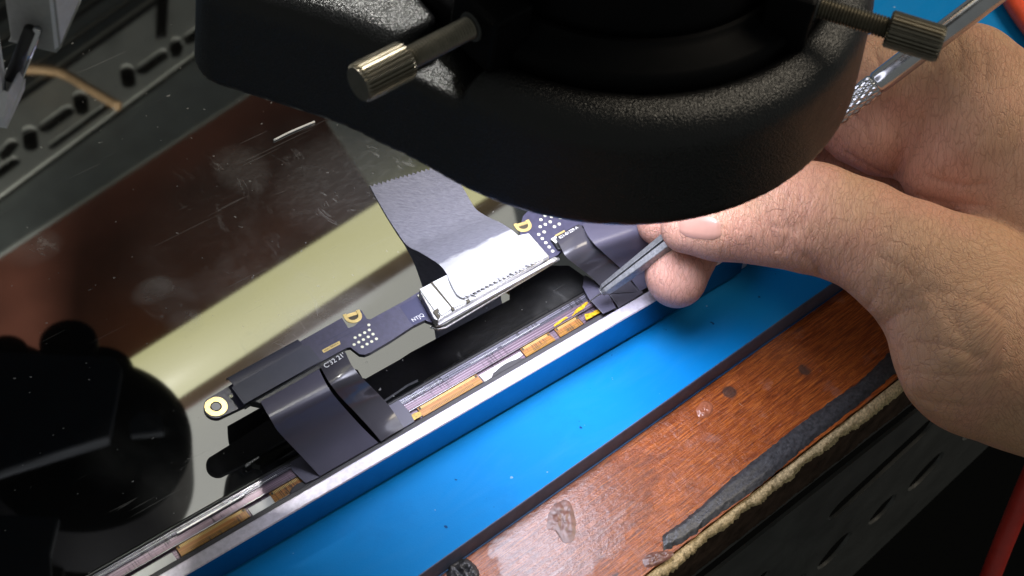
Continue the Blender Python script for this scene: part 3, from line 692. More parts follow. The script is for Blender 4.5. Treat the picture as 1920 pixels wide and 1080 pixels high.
# display connector: white two-bank housing over a layered steel shell
ZC = ZB+2.3
px_prism('connector_shell', [(786, 545), (842, 513), (975, 440), (992, 437), (1030, 480), (1013, 491), (834, 592), (822, 601), (814, 598)], ZC-.35, 2.0, M['shield'], board, bevel=.12)
px_prism('shell_layer', [(812, 604), (1040, 481), (1046, 484), (1042, 489), (828, 609), (818, 611)], ZB-.1, .5, M['shield'], board, bevel=.06)
px_prism('shell_layer', [(818, 604), (1036, 484.5), (1039, 489), (823, 609.5)], ZB+.75, .35, M['grey_tape'], board, bevel=.06)
px_prism('shell_layer', [(806, 613), (816, 606), (1046, 478), (1050, 486), (836, 614), (820, 617)], ZB-1.25, .5, M['shield'], board, bevel=.06)
px_prism('connector_bank', [(787, 542), (807, 531), (847, 578), (828, 591), (819, 580), (815, 582)], ZC, .6, M['white_plastic'], board, bevel=.12)
px_prism('connector_bank', [(811, 528.5), (840, 514), (890, 560), (850, 577)], ZC, .6, M['white_plastic'], board, bevel=.12)
px_prism('connector_bank', [(893, 556), (845, 512), (965, 447), (1005, 492)], ZC-.02, .6, M['white_plastic'], board, bevel=.1)
px_prism('bank_seam', [(806, 531.5), (812, 528), (851, 577), (846, 579)], ZC-.12, .2, M['dark_ink'], board)  # dark strip stands in for the shade in the gap between banks
px_prism('connector_end', [(972, 441), (991, 437), (1028, 480), (1009, 490)], ZC+.05, .6, M['grey_tape'], board, bevel=.15)
px_prism('connector_latch', [(812, 584), (820, 577), (824, 582), (820, 586), (826, 592), (822, 598)], ZC+.02, 1.0, M['dark_ink'], board)
px_prism('connector_latch', [(873, 563), (879, 560), (882, 564), (876, 568)], ZC+.1, .6, M['dark_ink'], board)
px_prism('connector_latch', [(845, 577), (850, 575), (853, 579), (848, 582)], ZC+.1, .6, M['dark_ink'], board)
# black insulating tape wrapped over the board's left part
left = [W(424, 712, 19.0), W(424.5, 709.5, 21.6), W(427, 710, 23.2), W(434, 717, 23.7), W(440, 727, 23.7)]
right = [W(556, 639, 19.0), W(557, 637, 21.6), W(560, 638, 23.2), W(567, 645, 23.7), W(573, 654, 23.7)]
autosmooth(obj('tape_wrap', *ribbon_data(left, right, 0.25, 5, 6), M['insul'], board), 50)
px_prism('tape_flap', [(434, 726), (574, 647.5), (579, 647.5), (602.5, 676), (457, 758)], 24.15, .22, M['insul_flat'], board, bevel=.05)
px_prism('shield_clip', [(457, 762), (485, 746), (486, 749), (459, 766)], ZB-.2, .5, M['mirror_strip'], board)
px_prism('cable_socket', [(470, 752), (597, 683), (601, 690), (488, 756)], ZB+1.4, 2.2, M['black_plastic'], board, bevel=.1)
px_prism('cable_socket', [(596, 684), (646, 657), (650, 664), (601, 692)], ZB+1.1, 1.6, M['black_plastic'], board, bevel=.1)
px_prism('cable_socket', [(1033, 447), (1085, 420), (1094, 424), (1052, 467), (1046, 466)], ZB+.9, 1.2, M['black_plastic'], board, bevel=.1)
px_prism('socket_corner', [(1033, 448), (1042, 442), (1047, 452), (1042, 456)], ZB+1.0, .2, M['white_plate'], board)
px_prism('socket_corner', [(1040, 441), (1058, 431), (1060, 434), (1043, 443)], ZB+.95, .25, M['gold'], board)

# ================================================================== RIBBON CABLES
GR = 'ribbon cables between the circuit board and the screen edge'
def cable(name, label, left, right, mats, thick=0.28, sag=0.0, cross=8):
    t = thing(name, label, 'ribbon cable', W(*[sum(x)/len(x) for x in zip(*(left+right))]), 0, GR)
    autosmooth(obj('strap', *ribbon_data([W(*p) for p in left], [W(*p) for p in right], thick, 8, cross, sag), mats, t), 50)
    return t
wide = cable('ribbon_cable', 'widest dull grey ribbon cable curving down from the taped left part of the board',
    [(486, 748, 23.0), (497, 768, 24.6), (509, 788, 24.8), (521, 808, 21.5), (540, 829, 16.5), (567, 857, 12.2), (600, 893, 9.2)],
    [(597, 689, 23.0), (607, 711, 24.8), (620, 733, 24.8), (634, 751, 21.5), (655, 775, 16.5), (681, 803, 12.2), (709, 830, 9.2)], M['cable_grey'])
px_prism('stiffener', [(537, 835), (545, 830), (600, 880), (602, 893), (573, 906), (548, 883)], 9.0, .3, M['cable_grey'], wide, bevel=.08)
nar = cable('ribbon_cable', 'narrow shiny ribbon cable printed C 32 21 beside the widest grey cable',
    [(601, 688, 23.4), (612, 708, 24.3), (623, 725, 24.2), (639, 745, 20.6), (665, 772, 15.2), (693, 802, 11.6), (715, 828, 9.4)],
    [(648, 661, 23.6), (659, 684, 24.4), (674, 703, 23.8), (693, 722, 20.0), (713, 742, 14.8), (735, 768, 11.2), (757, 802, 9.4)], M['cable_gloss'], sag=.25)
autosmooth(obj('gap_shade', *ribbon_data([W(*p) for p in ((588, 694, 21.4), (598, 716, 22.8), (612, 738, 22.6), (626, 757, 18.8), (646, 781, 13.8), (672, 809, 10.2), (698, 836, 8.9))],
    [W(*p) for p in ((612, 684, 21.4), (624, 706, 22.8), (637, 724, 22.6), (652, 744, 18.8), (678, 770, 13.8), (704, 800, 10.2), (722, 826, 8.9))], 0.2, 8, 4), M['satin_black'], nar), 50)  # added dark strip, stands in for the shade between the two cables
px_prism('stiffener', [(702, 733), (728, 741), (750, 752), (768, 772), (778, 790), (757, 802), (735, 790), (712, 760)], 9.1, .3, M['cable_grey'], nar, bevel=.1)
tl3 = Matrix.Rotation(LANG, 4, 'Z')
text_mesh('print', "C'32 21'", W(627, 676, 24.6), 1.7, LANG+.06, M['white_ink'], nar)
rn = cable('ribbon_cable', 'short shiny ribbon cable printed 821-01229-A bending down left of the tool tip',
    [(1042, 447, 23.3), (1051, 463, 23.7), (1062, 482, 23.2), (1080, 497, 20.0), (1101, 513, 15.5), (1122, 533, 12.0), (1138, 552, 10.0)],
    [(1088, 421, 23.3), (1099, 437, 23.7), (1112, 455, 23.2), (1133, 474, 20.0), (1154, 494, 15.5), (1176, 518, 12.0), (1196, 548, 10.0)], M['cable_gloss'], sag=.3)
text_mesh('print', '821-01229-A', W(1066, 436, 23.85), 1.12, LANG+.03, M['white_ink'], rn)
px_prism('stiffener', [(1096, 515), (1106, 520), (1140, 548), (1155, 577), (1131, 588), (1103, 558), (1092, 537)], 10.2, .35, M['cable_grey'], rn, bevel=.1)
px_prism('stiffener', [(1143, 552), (1195, 522), (1206, 549), (1160, 577)], 10.0, .3, M['cable_gloss'], rn, bevel=.1)
rw = cable('ribbon_cable', 'broad dull lavender grey ribbon cable behind the tool under the microscope',
    [(1092, 421, 23.2), (1101, 440, 24.5), (1117, 460, 24.2), (1136, 478, 20.5), (1158, 498, 15.5), (1180, 520, 12.0), (1200, 545, 10.0)],
    [(1190, 372, 23.2), (1215, 400, 24.5), (1235, 420, 24.2), (1255, 440, 20.5), (1275, 462, 15.5), (1292, 480, 12.0), (1306, 500, 10.0)], M['cable_grey'])

# ================================================================== PAPER TAPE
def teeth(rowL, rowR, n, depth, d):
    """saw-tooth end: alternates forward and back along direction d (mm)"""
    out = []
    for i in range(n*2+1):
        t = i/(n*2); p = V3(rowL)+(V3(rowR)-V3(rowL))*t; out.append(p+V3(d)*(depth if i % 2 else 0))
    return out
rows = [((693, 347, 9.75), (838, 305, 9.75)), ((703, 366, 9.8), (868, 352, 9.8)), ((722, 400, 9.8), (882, 376, 9.8)), ((743, 433, 9.85), (893, 393, 10.2)), ((763, 460, 10.2), (915, 407, 12.0)), ((787, 473, 13.5), (937, 417, 16.5)), ((822, 495, 20.5), (958, 430, 22.5)), ((836, 511, 24.2), (970, 440, 24.9)), ((846, 533, 25.1), (984, 455, 25.15)), ((858, 553, 25.15), (997, 474, 25.15)), ((872, 560, 25.1), (1007, 490, 25.1))]
Lp = smooth_path([W(*a) for a, b in rows], 5); Rp = smooth_path([W(*b) for a, b in rows], 5); nC = 36
vs, fs = [], []
for i, (a, b) in enumerate(zip(Lp, Rp)):
    for j in range(nC+1):
        t = j/nC; p = a+(b-a)*t
        p = p+np.array([0, 0, 0.10*mn.noise(Vector((p[0]*.25, p[1]*.25, 3)))+0.03*mn.noise(Vector((p[0]*1.2, p[1]*1.2, 5)))+.05])
        if i in (0, len(Lp)-1):
            dd = (Lp[1]-Lp[0]) if i == 0 else (Lp[-1]-Lp[-2]); dd = dd/np.linalg.norm(dd)
            amp = 1.0 if i == 0 else 1.3
            if j % 2: p = p+dd*(amp*(.8 if i == 0 else -.9)*(1+.3*nz(j, .7, i)))
            elif i: p = p+dd*.35
        vs.append(p)
m_ = nC+1; nb = len(vs); vs += [V3(v)-np.array([0, 0, .12]) for v in vs]
for i in range(len(Lp)-1):
    for j in range(nC):
        a = i*m_+j; fs.append([a, a+1, a+m_+1, a+m_]); fs.append([nb+a, nb+a+m_, nb+a+m_+1, nb+a+1])
    for j in (0, nC): a = i*m_+j; fs.append([a, a+m_, nb+a+m_, nb+a])
for j in range(nC):
    for i in (0, len(Lp)-1): a = i*m_+j; fs.append([a, a+1, nb+a+1, nb+a])
pt = obj('paper_tape', vs, fs, M['paper'], None)
ab = pt.data.attributes.new('backing', 'FLOAT', 'POINT')
ab.data.foreach_set('value', np.array([min(1, max(0, (i/5-5.6)/0.9)) for i in range(len(Lp)) for j in range(m_)]*2, np.float32))
autosmooth(pt, 60); tag(pt, 'white crepe paper tape with saw-tooth ends stuck over the board connector', 'tape')

lf = [W(513, 263, ZG+.3), W(545, 247, ZG+.35), W(590, 228, ZG+.3)]
tag(obj('lint_fibre', *tube_data(smooth_path(lf, 6), .28, 8), M['white_plate'], smooth=True), 'straight white lint fibre lying on the glass under the microscope arm', 'lint')
# ================================================================== CRAFT KNIFE
kt, ke = W(1104, 566, 12.2), W(1858, -6, 86.0)
KD = (ke-kt)/np.linalg.norm(ke-kt); KL = np.linalg.norm(ke-kt)
def kpix(px, py=None):
    """distance along the knife to the photo column px"""
    lo, hi = 0.0, KL
    for _ in range(50):
        m = (lo+hi)/2; q = kt+KD*m-CC; x = 960+FPX*(q@RR)/(q@VV)
        lo, hi = (m, hi) if x < px else (lo, m)
    return lo
print('KNIFE', KL, [round(kpix(x), 1) for x in (1130, 1265, 1575, 1625, 1760)], (kt+KD*kpix(1265)).round(1), (kt+KD*kpix(1580)).round(1), (kt+KD*kpix(1640)).round(1))
knife = thing('craft_knife', 'steel craft knife with knurled round handle held by the fingers, tip on the ribbon cable', 'knife', kt)
_, KX, KY = frame_of(KD)                                        # KX horizontal sideways, KY upwards
if KY[2] < 0: KX, KY = -KX, -KY
s0, s1, s2 = kpix(1570), kpix(1640), KL+40
obj('handle', *lathe_data(kt, ke, [(s1, 2.35), (s1+1.0, 2.75), (s1+4, 2.8), (s2-1, 2.8), (s2, 2.2)], 40), M['chrome'], knife, smooth=True)
# knurled grip: diamond pattern pressed into the surface
n_, rws = 44, 88; prof = [(kpix(1330)+(s1-kpix(1330)+.3)*k/rws, 2.7) for k in range(rws+1)]
vs, fs = lathe_data(kt, ke, prof, 88, lambda i, k: 1.0+0.055*(abs(((i/2+k/2) % 3)-1.5)/1.5-0.5)+0.055*(abs(((i/2-k/2) % 3)-1.5)/1.5-0.5) if k < rws else 0.93)
obj('knurled_grip', vs, fs, M['chrome'], knife)
# split collet: two flat tapering jaws with a slit between them
jA, jB = kpix(1128), kpix(1345)
def jaw(side):
    sec = [(jA, 0.16, 0.7, .9), (jA+1.2, 0.18, 1.3, 1.35), (jA+9, 0.2, 1.6, 1.55), (jA+20, 0.22, 2.0, 1.9), (jB, 0.2, 2.4, 2.4)]
    vs = []
    for t, a, b, w in sec:
        c = kt+KD*t
        for x, y in ((-w, a), (w, a), (w*.82, b), (-w*.82, b)): vs.append(c+KJ*x+KN*side*y)
    fs = [[0, 1, 2, 3]]+[[k*4+j, k*4+(j+1) % 4, k*4+4+(j+1) % 4, k*4+4+j] for k in range(len(sec)-1) for j in range(4)]+[[(len(sec)-1)*4+j for j in range(4)]]
    o = obj('collet_jaw', vs, fs, M['jaw'], knife, bevel=.18); return o
# the jaws open sideways as seen from the camera
tocam = CC-kt; tocam = tocam-KD*(tocam@KD); tocam /= np.linalg.norm(tocam)
KN = np.cross(KD, tocam); KN = KN*math.cos(.55)+tocam*math.sin(.55)*1.0; KN /= np.linalg.norm(KN)
if KN[2] < 0: KN = -KN
KJ = np.cross(KD, KN)
jaw(1); jaw(-1)
c0 = kt; bl = [c0, kt+KD*(jA+2)-KJ*.25, kt+KD*(jA+12)-KJ*1.1, kt+KD*(jA+12)+KJ*1.1, kt+KD*(jA+1.5)+KJ*1.0]
vs = [p+KN*.12 for p in bl]+[p-KN*.12 for p in bl]; k = len(bl)
obj('blade', vs, [list(range(k)), list(range(k, 2*k))]+[[i, (i+1) % k, k+(i+1) % k, k+i] for i in range(k)], M['blade'], knife)

# ================================================================== RED CABLES
rc = smooth_path([W(1905, 905, -70), W(1897, 960, -85), W(1868, 1040, -100), W(1835, 1110, -115), W(1800, 1200, -140)], 10)
rc = smooth_path([W(2010, 730, -40)]+[W(1935, 890, -62)]+[W(1897, 980, -80), W(1858, 1078, -100), W(1810, 1210, -130)], 10)
tag(obj('red_cable', *tube_data(rc, 3.0, 18), M['red_rubber'], smooth=True), 'red round cable hanging in the dark below the bench edge', 'cable')
rc = smooth_path([W(1865, -80, 4), W(1897, -5, 4), W(1930, 45, 4), W(1990, 120, 4)], 10)
tag(obj('red_cable', *tube_data(rc, 3.1, 18), M['orange_rubber'], smooth=True), 'orange red cable crossing the blue mat behind the hand', 'cable')

# ================================================================== GREY CLAMP (top left)
HC = 118.0
clamp = thing('grey_clamp', 'grey metal clamp with a dark rod standing over the glass in the top left corner', 'clamp', W(60, 95, HC))
def hull(name, bottom, dz, mat, bevel=.4):
    b = [W(a_, b_, c_+HC) for a_, b_, c_ in bottom]; n = len(b); vs = b+[p+np.array([0, 0, dz]) for p in b]
    return obj(name, vs, [list(range(n)), list(range(n, 2*n))]+[[i, (i+1) % n, n+(i+1) % n, n+i] for i in range(n)], mat, clamp, bevel=bevel)
b = [W(a_, b_, c_+HC) for a_, b_, c_ in ((20, 76, 0), (104, 96, 0), (113, 88, 1), (150, 0, 6), (70, -40, 6))]
n = len(b); vs = b+[p+np.array([0, 0, 32]) for p in b]
obj('upper_jaw', vs, [list(range(n)), list(range(n, 2*n))]+[[i, (i+1) % n, n+(i+1) % n, n+i] for i in range(n)], [M['grey_paint'], M['grey_paint_lit']], clamp, bevel=.3, fmat=[0, 0, 0, 1, 1, 0, 0])
hull('lower_jaw', [(-30, 232, -8), (11, 238, -8), (45, 168, -8), (45, 150, -6), (36, 150, -6), (17, 188, -6), (-30, 170, -6)], 2.5, M['grey_paint_lit'], .3)
hull('lower_jaw_web', [(14, 196, -9), (37, 156, -9), (30, 144, -9), (14, 148, -9)], 3.0, M['grey_paint'], .1)
hull('spine', [(-30, 190, -8), (9, 205, -8), (12, 150, -8), (-30, 130, -8)], 22.0, M['grey_paint_lit'], .3)
obj('rod', *lathe_data(W(36, 146, HC-6), W(60, 84, HC+3), [(0, .8), (14, .8)], 24), M['chrome'], clamp, smooth=True)
obj('rod_sleeve', *lathe_data(W(20, 146, HC-6), W(45, 84, HC+3), [(0, 1.2), (14, 1.2)], 24), M['black_plastic'], clamp, smooth=True)
# ================================================================== distance-field modelling (smooth castings and the hand)
def surface_nets(f, lo, hi, h):
    """polygonise f(points) = 0 over a box (mm)"""
    ax = [np.arange(lo[i], hi[i]+h, h, dtype=np.float32) for i in range(3)]
    shp = tuple(len(a) for a in ax); D_ = np.empty(shp, np.float32)
    for i, x in enumerate(ax[0]):
        Y, Z = np.meshgrid(ax[1], ax[2], indexing='ij')
        D_[i] = f(np.stack([np.full(Y.size, x, np.float32), Y.ravel(), Z.ravel()], 1)).reshape(Y.shape)
    s = D_ < 0
    cs = np.zeros(tuple(n-1 for n in shp), np.int8); acc = np.zeros(cs.shape+(3,), np.float32); cnt = np.zeros(cs.shape, np.float32)
    sl = lambda d, k: slice(d, d+k)
    nx, ny, nz_ = cs.shape
    cor = {(a, b, c): (slice(a, a+nx), slice(b, b+ny), slice(c, c+nz_)) for a in (0, 1) for b in (0, 1) for c in (0, 1)}
    for a in cor:
        for d in range(3):
            if a[d] == 0:
                b = list(a); b[d] = 1; b = tuple(b)
                da, db = D_[cor[a]], D_[cor[b]]; x = (s[cor[a]] != s[cor[b]])
                t = np.where(x, da/np.where(x, da-db, 1), 0)
                for e in range(3): acc[..., e] += np.where(x, a[e]+(t if e == d else 0), 0)
                cnt += x
    idx = -np.ones(cs.shape, np.int64); on = cnt > 0; idx[on] = np.arange(on.sum())
    cell = np.argwhere(on); pos = cell+acc[on]/cnt[on][:, None]
    verts = np.array(lo)+pos*h; faces = []
    for d in range(3):
        e1, e2 = (d+1) % 3, (d+2) % 3
        a = [slice(None)]*3; b = [slice(None)]*3; a[d] = slice(0, -1); b[d] = slice(1, None)
        ch = np.argwhere(s[tuple(a)] != s[tuple(b)])
        ch = ch[(ch[:, e1] > 0) & (ch[:, e2] > 0) & (ch[:, e1] < cs.shape[e1]) & (ch[:, e2] < cs.shape[e2])]
        q = []
        for o1, o2 in ((-1, -1), (0, -1), (0, 0), (-1, 0)):
            c = ch.copy(); c[:, e1] += o1; c[:, e2] += o2; q.append(idx[c[:, 0], c[:, 1], c[:, 2]])
        q = np.stack(q, 1); fl_ = s[tuple(ch.T)]; q[~fl_] = q[~fl_][:, ::-1]; faces.append(q)
    return verts, np.concatenate(faces)
def smax(a, b, k):
    h = np.maximum(k-np.abs(a-b), 0)/k; return np.maximum(a, b)+h*h*k*.25
def smin(a, b, k):
    h = np.maximum(k-np.abs(a-b), 0)/k; return np.minimum(a, b)-h*h*k*.25
def np_obj(name, v, f, mats, parent):
    me = bpy.data.meshes.new(name); v = np.asarray(v)*MM
    if parent is not None:
        m = np.array(root_world(parent).inverted()); v = v@m[:3, :3].T+m[:3, 3]
    me.from_pydata(v.tolist(), [], f.tolist()); me.materials.append(mats)
    me.polygons.foreach_set('use_smooth', np.ones(len(me.polygons), bool)); me.update()
    o = bpy.data.objects.new(name, me); COL.objects.link(o); o.parent = parent; return o

# ================================================================== MICROSCOPE HEAD
AX, AY = 7.8, -11.5; ZM0, ZM1 = 105.0, 131.5
scope = thing('microscope', 'black cast microscope head with two knurled thumbscrews hanging over the screen', 'microscope', (AX, AY, ZM0))
poly = np.array([(-60.3, -38.6), (-28, -44.6), (4, -40), (4, -14), (-20, -14), (-62.5, -16)])
def sd_poly(p, poly):
    d = np.full(len(p), 1e9); s = np.ones(len(p)); n = len(poly)
    for i in range(n):
        a, b = poly[i], poly[i-1]; e = b-a; w = p-a
        q = w-e*np.clip((w@e)/(e@e), 0, 1)[:, None]; d = np.minimum(d, (q**2).sum(1))
        c1 = p[:, 1] >= a[1]; c2 = p[:, 1] < b[1]; c3 = e[0]*w[:, 1] > e[1]*w[:, 0]
        s = np.where((c1 & c2 & c3) | (~c1 & ~c2 & ~c3), -s, s)
    return s*np.sqrt(d)
pin = np.array([(x*0.0+x, y) for x, y in poly])
def housing(p):
    p = p.astype(np.float64); q = p[:, :2]; z = p[:, 2]; zz = (z-ZM0)/(ZM1-ZM0)
    dr = np.hypot(q[:, 0]-AX, q[:, 1]-AY)
    ring = dr-(53.9-2.0*zz)
    arm = sd_poly(q, poly)-8+1.2*zz
    d2 = smin(ring, arm, 9.0)
    r = 6.5; hz = (ZM1-ZM0)/2; wz = np.abs(z-(ZM0+ZM1)/2)-hz
    rt = np.where(z > (ZM0+ZM1)/2, r, 2.2)
    a, b = d2+rt, wz+rt
    d = np.minimum(np.maximum(a, b), 0)+np.hypot(np.maximum(a, 0), np.maximum(b, 0))-rt
    # slightly dished land towards the inner edge, then the bore
    d = np.maximum(d, -(dr-34.8))
    d = smax(d, -(np.maximum(dr-43.2, ZM1-2.4-z)), 1.6)
    # flat where the left screw's boss stands
    g = np.maximum(np.abs((q[:, 0]+19)*.74-(q[:, 1]+52)*.67)-6.5, ZM1-6-z)
    d = smax(d, -np.maximum(g, dr-60), 2.5)
    return d
hv, hf = surface_nets(housing, (-84, -68, 102), (64, 66, 134), 1.1)
np_obj('housing', hv, hf, M['cast'], scope)
def ringm(name, prof, mat, n=96, smooth=True, par=None):
    """profile of (radius, z) turned about the microscope's axis; closed ring"""
    vs, fs = [], []; m = len(prof)
    for i in range(n):
        a = 2*math.pi*i/n
        for r, z in prof: vs.append((AX+r*math.cos(a), AY+r*math.sin(a), z))
    for i in range(n):
        for j in range(m): fs.append([i*m+j, i*m+(j+1) % m, ((i+1) % n)*m+(j+1) % m, ((i+1) % n)*m+j])
    return autosmooth(obj(name, vs, fs, mat, par or scope), 40)
ringm('collar', [(42.6, 128), (42.6, 133.2), (41.6, 134.4), (37.2, 135.6), (36.2, 136.6), (35.2, 136.6), (34.9, 136), (34.9, 128)], M['satin_black'])
ringm('barrel', [(33.9, 112), (33.9, 142), (33.2, 143), (32.6, 150), (33.2, 152), (33.2, 168), (36, 170), (36, 215), (30, 220), (24, 220), (24, 112)], M['satin_black'])
ringm('lens', [(23.9, 113), (23.9, 117), (0.01, 119), (0.01, 115)], M['black_plastic'])
rl = ringm('ring_light', [(44.5, 104.9), (34.9, 104.9), (34.9, 103.4), (44.5, 103.4)], M['ring_glow'])
# lugs that the thumbscrews thread into
def lug_block(c, d, w, L, z0, z1):
    d = V3((d[0], d[1], 0))/math.hypot(d[0], d[1]); n = np.array([-d[1], d[0], 0]); c = V3((c[0], c[1], 0))
    poly = [c-n*w-d*L, c+n*w-d*L, c+n*w, c-n*w]
    prism('screw_boss', poly, z0, z1, M['satin_black'], scope, bevel=.8)
def thumbscrew(pA, pB, pK0, zc, r, rk):
    a, k0, e = W(*pA, zc), W(*pK0, zc), W(*pB, zc); d = (e-a)/np.linalg.norm(e-a)
    t = thing('thumbscrew', '', 'thumbscrew', a); return a, k0, e, d
def make_screw(pA, pK, pE, zc, r, rk):
    a, k0, e = W(*pA, zc), W(*pK, zc), W(*pE, zc); d = (e-a)/np.linalg.norm(e-a); L = np.linalg.norm(e-a); lk_ = float((k0-a)@d)
    lug_block(a, d, 6.0, 9, 130.5, 143.5)
    prof = [(-1, r*.9)]
    t = 0.0
    while t < lk_+.5: prof += [(t, r), (t+.28, r*.86)]; t += 0.62
    sh = autosmooth(obj('thumbscrew', *lathe_data(a, e, prof, 28), M['nickel'], scope), 25)
    n = 26*4
    vs, fs = lathe_data(a, e, [(lk_, r*.9), (lk_, rk*.9), (lk_+.35, rk), (L-.7, rk), (L, rk*.88), (L, rk*.5), (L+.02, 0.05)], n, lambda i, k: (1.0 if (i % 4) in (1, 2) else 0.86) if 1 <= k <= 3 else 1.0)
    kn = obj('knob', vs, fs, M['nickel'], scope); kn.parent = sh
    vs, fs = lathe_data(a-d*1.2, e, [(0, r*1.35), (1.5, r*1.3), (1.5, r*.8)], 28); obj('bushing', vs, fs, M['rail_dark'], scope).parent = sh
make_screw((884, 50), (760, 112), (671, 158), 138.0, 2.15, 3.55)
make_screw((1532, 12), (1662, 60), (1766, 84), 138.0, 2.1, 3.5)
# the rest of the head: stand block and focus knob, up and to the left, seen only in the glass
def mirrored(name, pts, h0, h1, mat, bevel=1.5):
    P_ = [MR(a, b, h0) for a, b in pts]; prism(name, P_, ZG+h0, ZG+h1, mat, scope, bevel=bevel)
dc = MR(165, 830, 250)
autosmooth(obj('focus_knob', *lathe_data(dc, dc+np.array([0, 0, 1]), [(0, 37), (0.5, 38.5), (30, 38.5), (30, 10)], 64), M['satin_black'], scope), 40)
pm = simple('scope_panel', (0.026, 0.028, 0.032), 0.8, spec=0.04, vscale=40)
for (px, py, r, h0) in ((128, 640, 11.5, 262), (185, 700, 14, 268), (10, 660, 9, 262)):
    c = MR(px, py, h0)
    autosmooth(obj('focus_block', *lathe_data(c, c+np.array([0, 0, 1]), [(0, r-1), (1, r), (24, r), (24, 2)], 40), M['satin_black'], scope), 40)
mirrored('stand_block', [(-120, 660), (40, 640), (160, 690), (150, 820), (110, 1150), (-160, 1160)], 278, 330, M['satin_black'], 1)
mirrored('stand_arm', [(110, 740), (330, 880), (330, 960), (120, 1120), (-160, 1160), (-160, 740)], 284, 305, M['satin_black'], 1)
mirrored('cover_plate', [(-60, 655), (215, 668), (230, 690), (205, 820), (-60, 900)], 240, 246, pm, 1)
mirrored('cover_plate', [(240, 790), (262, 770), (303, 776), (308, 812), (244, 818)], 244, 247, pm, 1)
mirrored('cover_plate', [(-60, 960), (112, 968), (95, 1040), (100, 1160), (-60, 1160)], 242, 246, pm, 1)

# ================================================================== HAND
def chain(rows): return [(W(x, y, z), r) for x, y, z, r in rows]
thumb = chain([(1286, 428, 35, 6.0), (1345, 424, 37, 7.6), (1420, 413, 39, 9.6), (1482, 404, 41, 12.0), (1540, 412, 42, 12.2), (1620, 442, 42, 12.0), (1710, 495, 41, 14.0), (1800, 555, 38, 18.5), (1858, 640, 35, 22.0), (1960, 650, 33, 25.5), (2140, 620, 32, 27)])
index = chain([(1236, 418, 25.5, 5.6), (1285, 372, 29, 6.6), (1345, 312, 33, 8.0), (1470, 200, 40, 10.2), (1570, 165, 44, 11.2), (1690, 150, 52, 12.0), (1815, 152, 58, 12.2)])
backm = chain([(1815, 152, 58, 12.2), (1880, 235, 54, 17), (1990, 300, 50, 23), (2140, 420, 44, 28)])
back2 = chain([(1788, 322, 43, 12.5), (1880, 335, 44, 17), (1990, 440, 40, 24), (2140, 520, 38, 28)])
back3 = chain([(1782, 238, 48, 10.5), (1860, 260, 50, 14.5)])
bulge = chain([(1612, 238, 40, 9.6), (1652, 250, 42, 10.6)])
middle = chain([(1268, 517, 18.8, 7.7), (1290, 450, 20.5, 8.2), (1390, 350, 20, 8.6), (1560, 325, 18, 8.6), (1720, 340, 22, 10)])
ringf = chain([(1420, 330, 11, 7.5), (1560, 290, 12, 8.6), (1760, 330, 18, 10), (1900, 360, 28, 15)])
def sd_chain(p, ch, k):
    d = None
    for (a, ra), (b, rb) in zip(ch[:-1], ch[1:]):
        e = (b-a).astype(np.float32); w = p-a.astype(np.float32); t = np.clip((w@e)/(e@e), 0, 1)
        q = w-t[:, None]*e; dd = np.sqrt((q*q).sum(1))-(ra+(rb-ra)*t)
        d = dd if d is None else smin(d, dd, k)
    return d
def wob(p):
    x, y, z = p[:, 0], p[:, 1], p[:, 2]
    return 0.22*np.sin(x*.31+np.sin(y*.23)*1.7)*np.sin(y*.29+1.3+np.sin(z*.31))*np.sin(z*.27+.5)
CREASE = []
FOLD = W(1690, 300, 50).astype(np.float32)
def hand_sdf(p, raw=False):
    p = p.astype(np.float32)
    dT = sd_chain(p, thumb, 3.5)
    dI = sd_chain(p, index, 3.5)
    dB = smin(sd_chain(p, backm, 3), sd_chain(p, back2, 3), 9.0)
    dB = smin(dB, sd_chain(p, back3, 3), 7.0)
    dU = sd_chain(p, bulge, 3)
    dI = smin(dI, dU, 4.0)
    far = np.clip((p[:, 0]-112)/22, 0, 1)
    dB = smin(dB, dI, 7.0-5.8*np.exp(-((p-FOLD)**2).sum(1)/196.0))
    k = 1.6+13*far
    d = smin(dB, dT, k)
    dM = smin(sd_chain(p, middle, 3), sd_chain(p, ringf, 3), 1.2)
    d = smin(d, dM, 1.0+6*far)
    d = d+wob(p)
    if raw: return d
    for pts, w, dep in CREASE:
        m = None
        for a, b in zip(pts[:-1], pts[1:]):
            e = (b-a).astype(np.float32); q = p-a.astype(np.float32); t = np.clip((q@e)/(e@e+1e-6), 0, 1)
            dd = ((q-t[:, None]*e)**2).sum(1); m = dd if m is None else np.minimum(m, dd)
        d = d+dep*np.exp(-m/(w*w))
    return d
def march(px, py, f, s0=300):
    d = VV*FPX+RR*(px-960)-UU*(py-540); d /= np.linalg.norm(d); t = float(s0)
    for _ in range(80):
        v = float(f((CC+d*t)[None, :])[0])
        if v < 0.01: return CC+d*t
        t += v*.8
        if t > 620: return None
    return None
def crease(pts, w, dep):
    q = [march(x, y, lambda p: hand_sdf(p, True)) for x, y in pts]; q = [a for a in q if a is not None]
    out = [q[0]]
    for a in q[1:]:
        if np.linalg.norm(a-out[-1]) < 22: out.append(a)
    if len(out) > 1: CREASE.append((smooth_path(out, 3), w, dep))
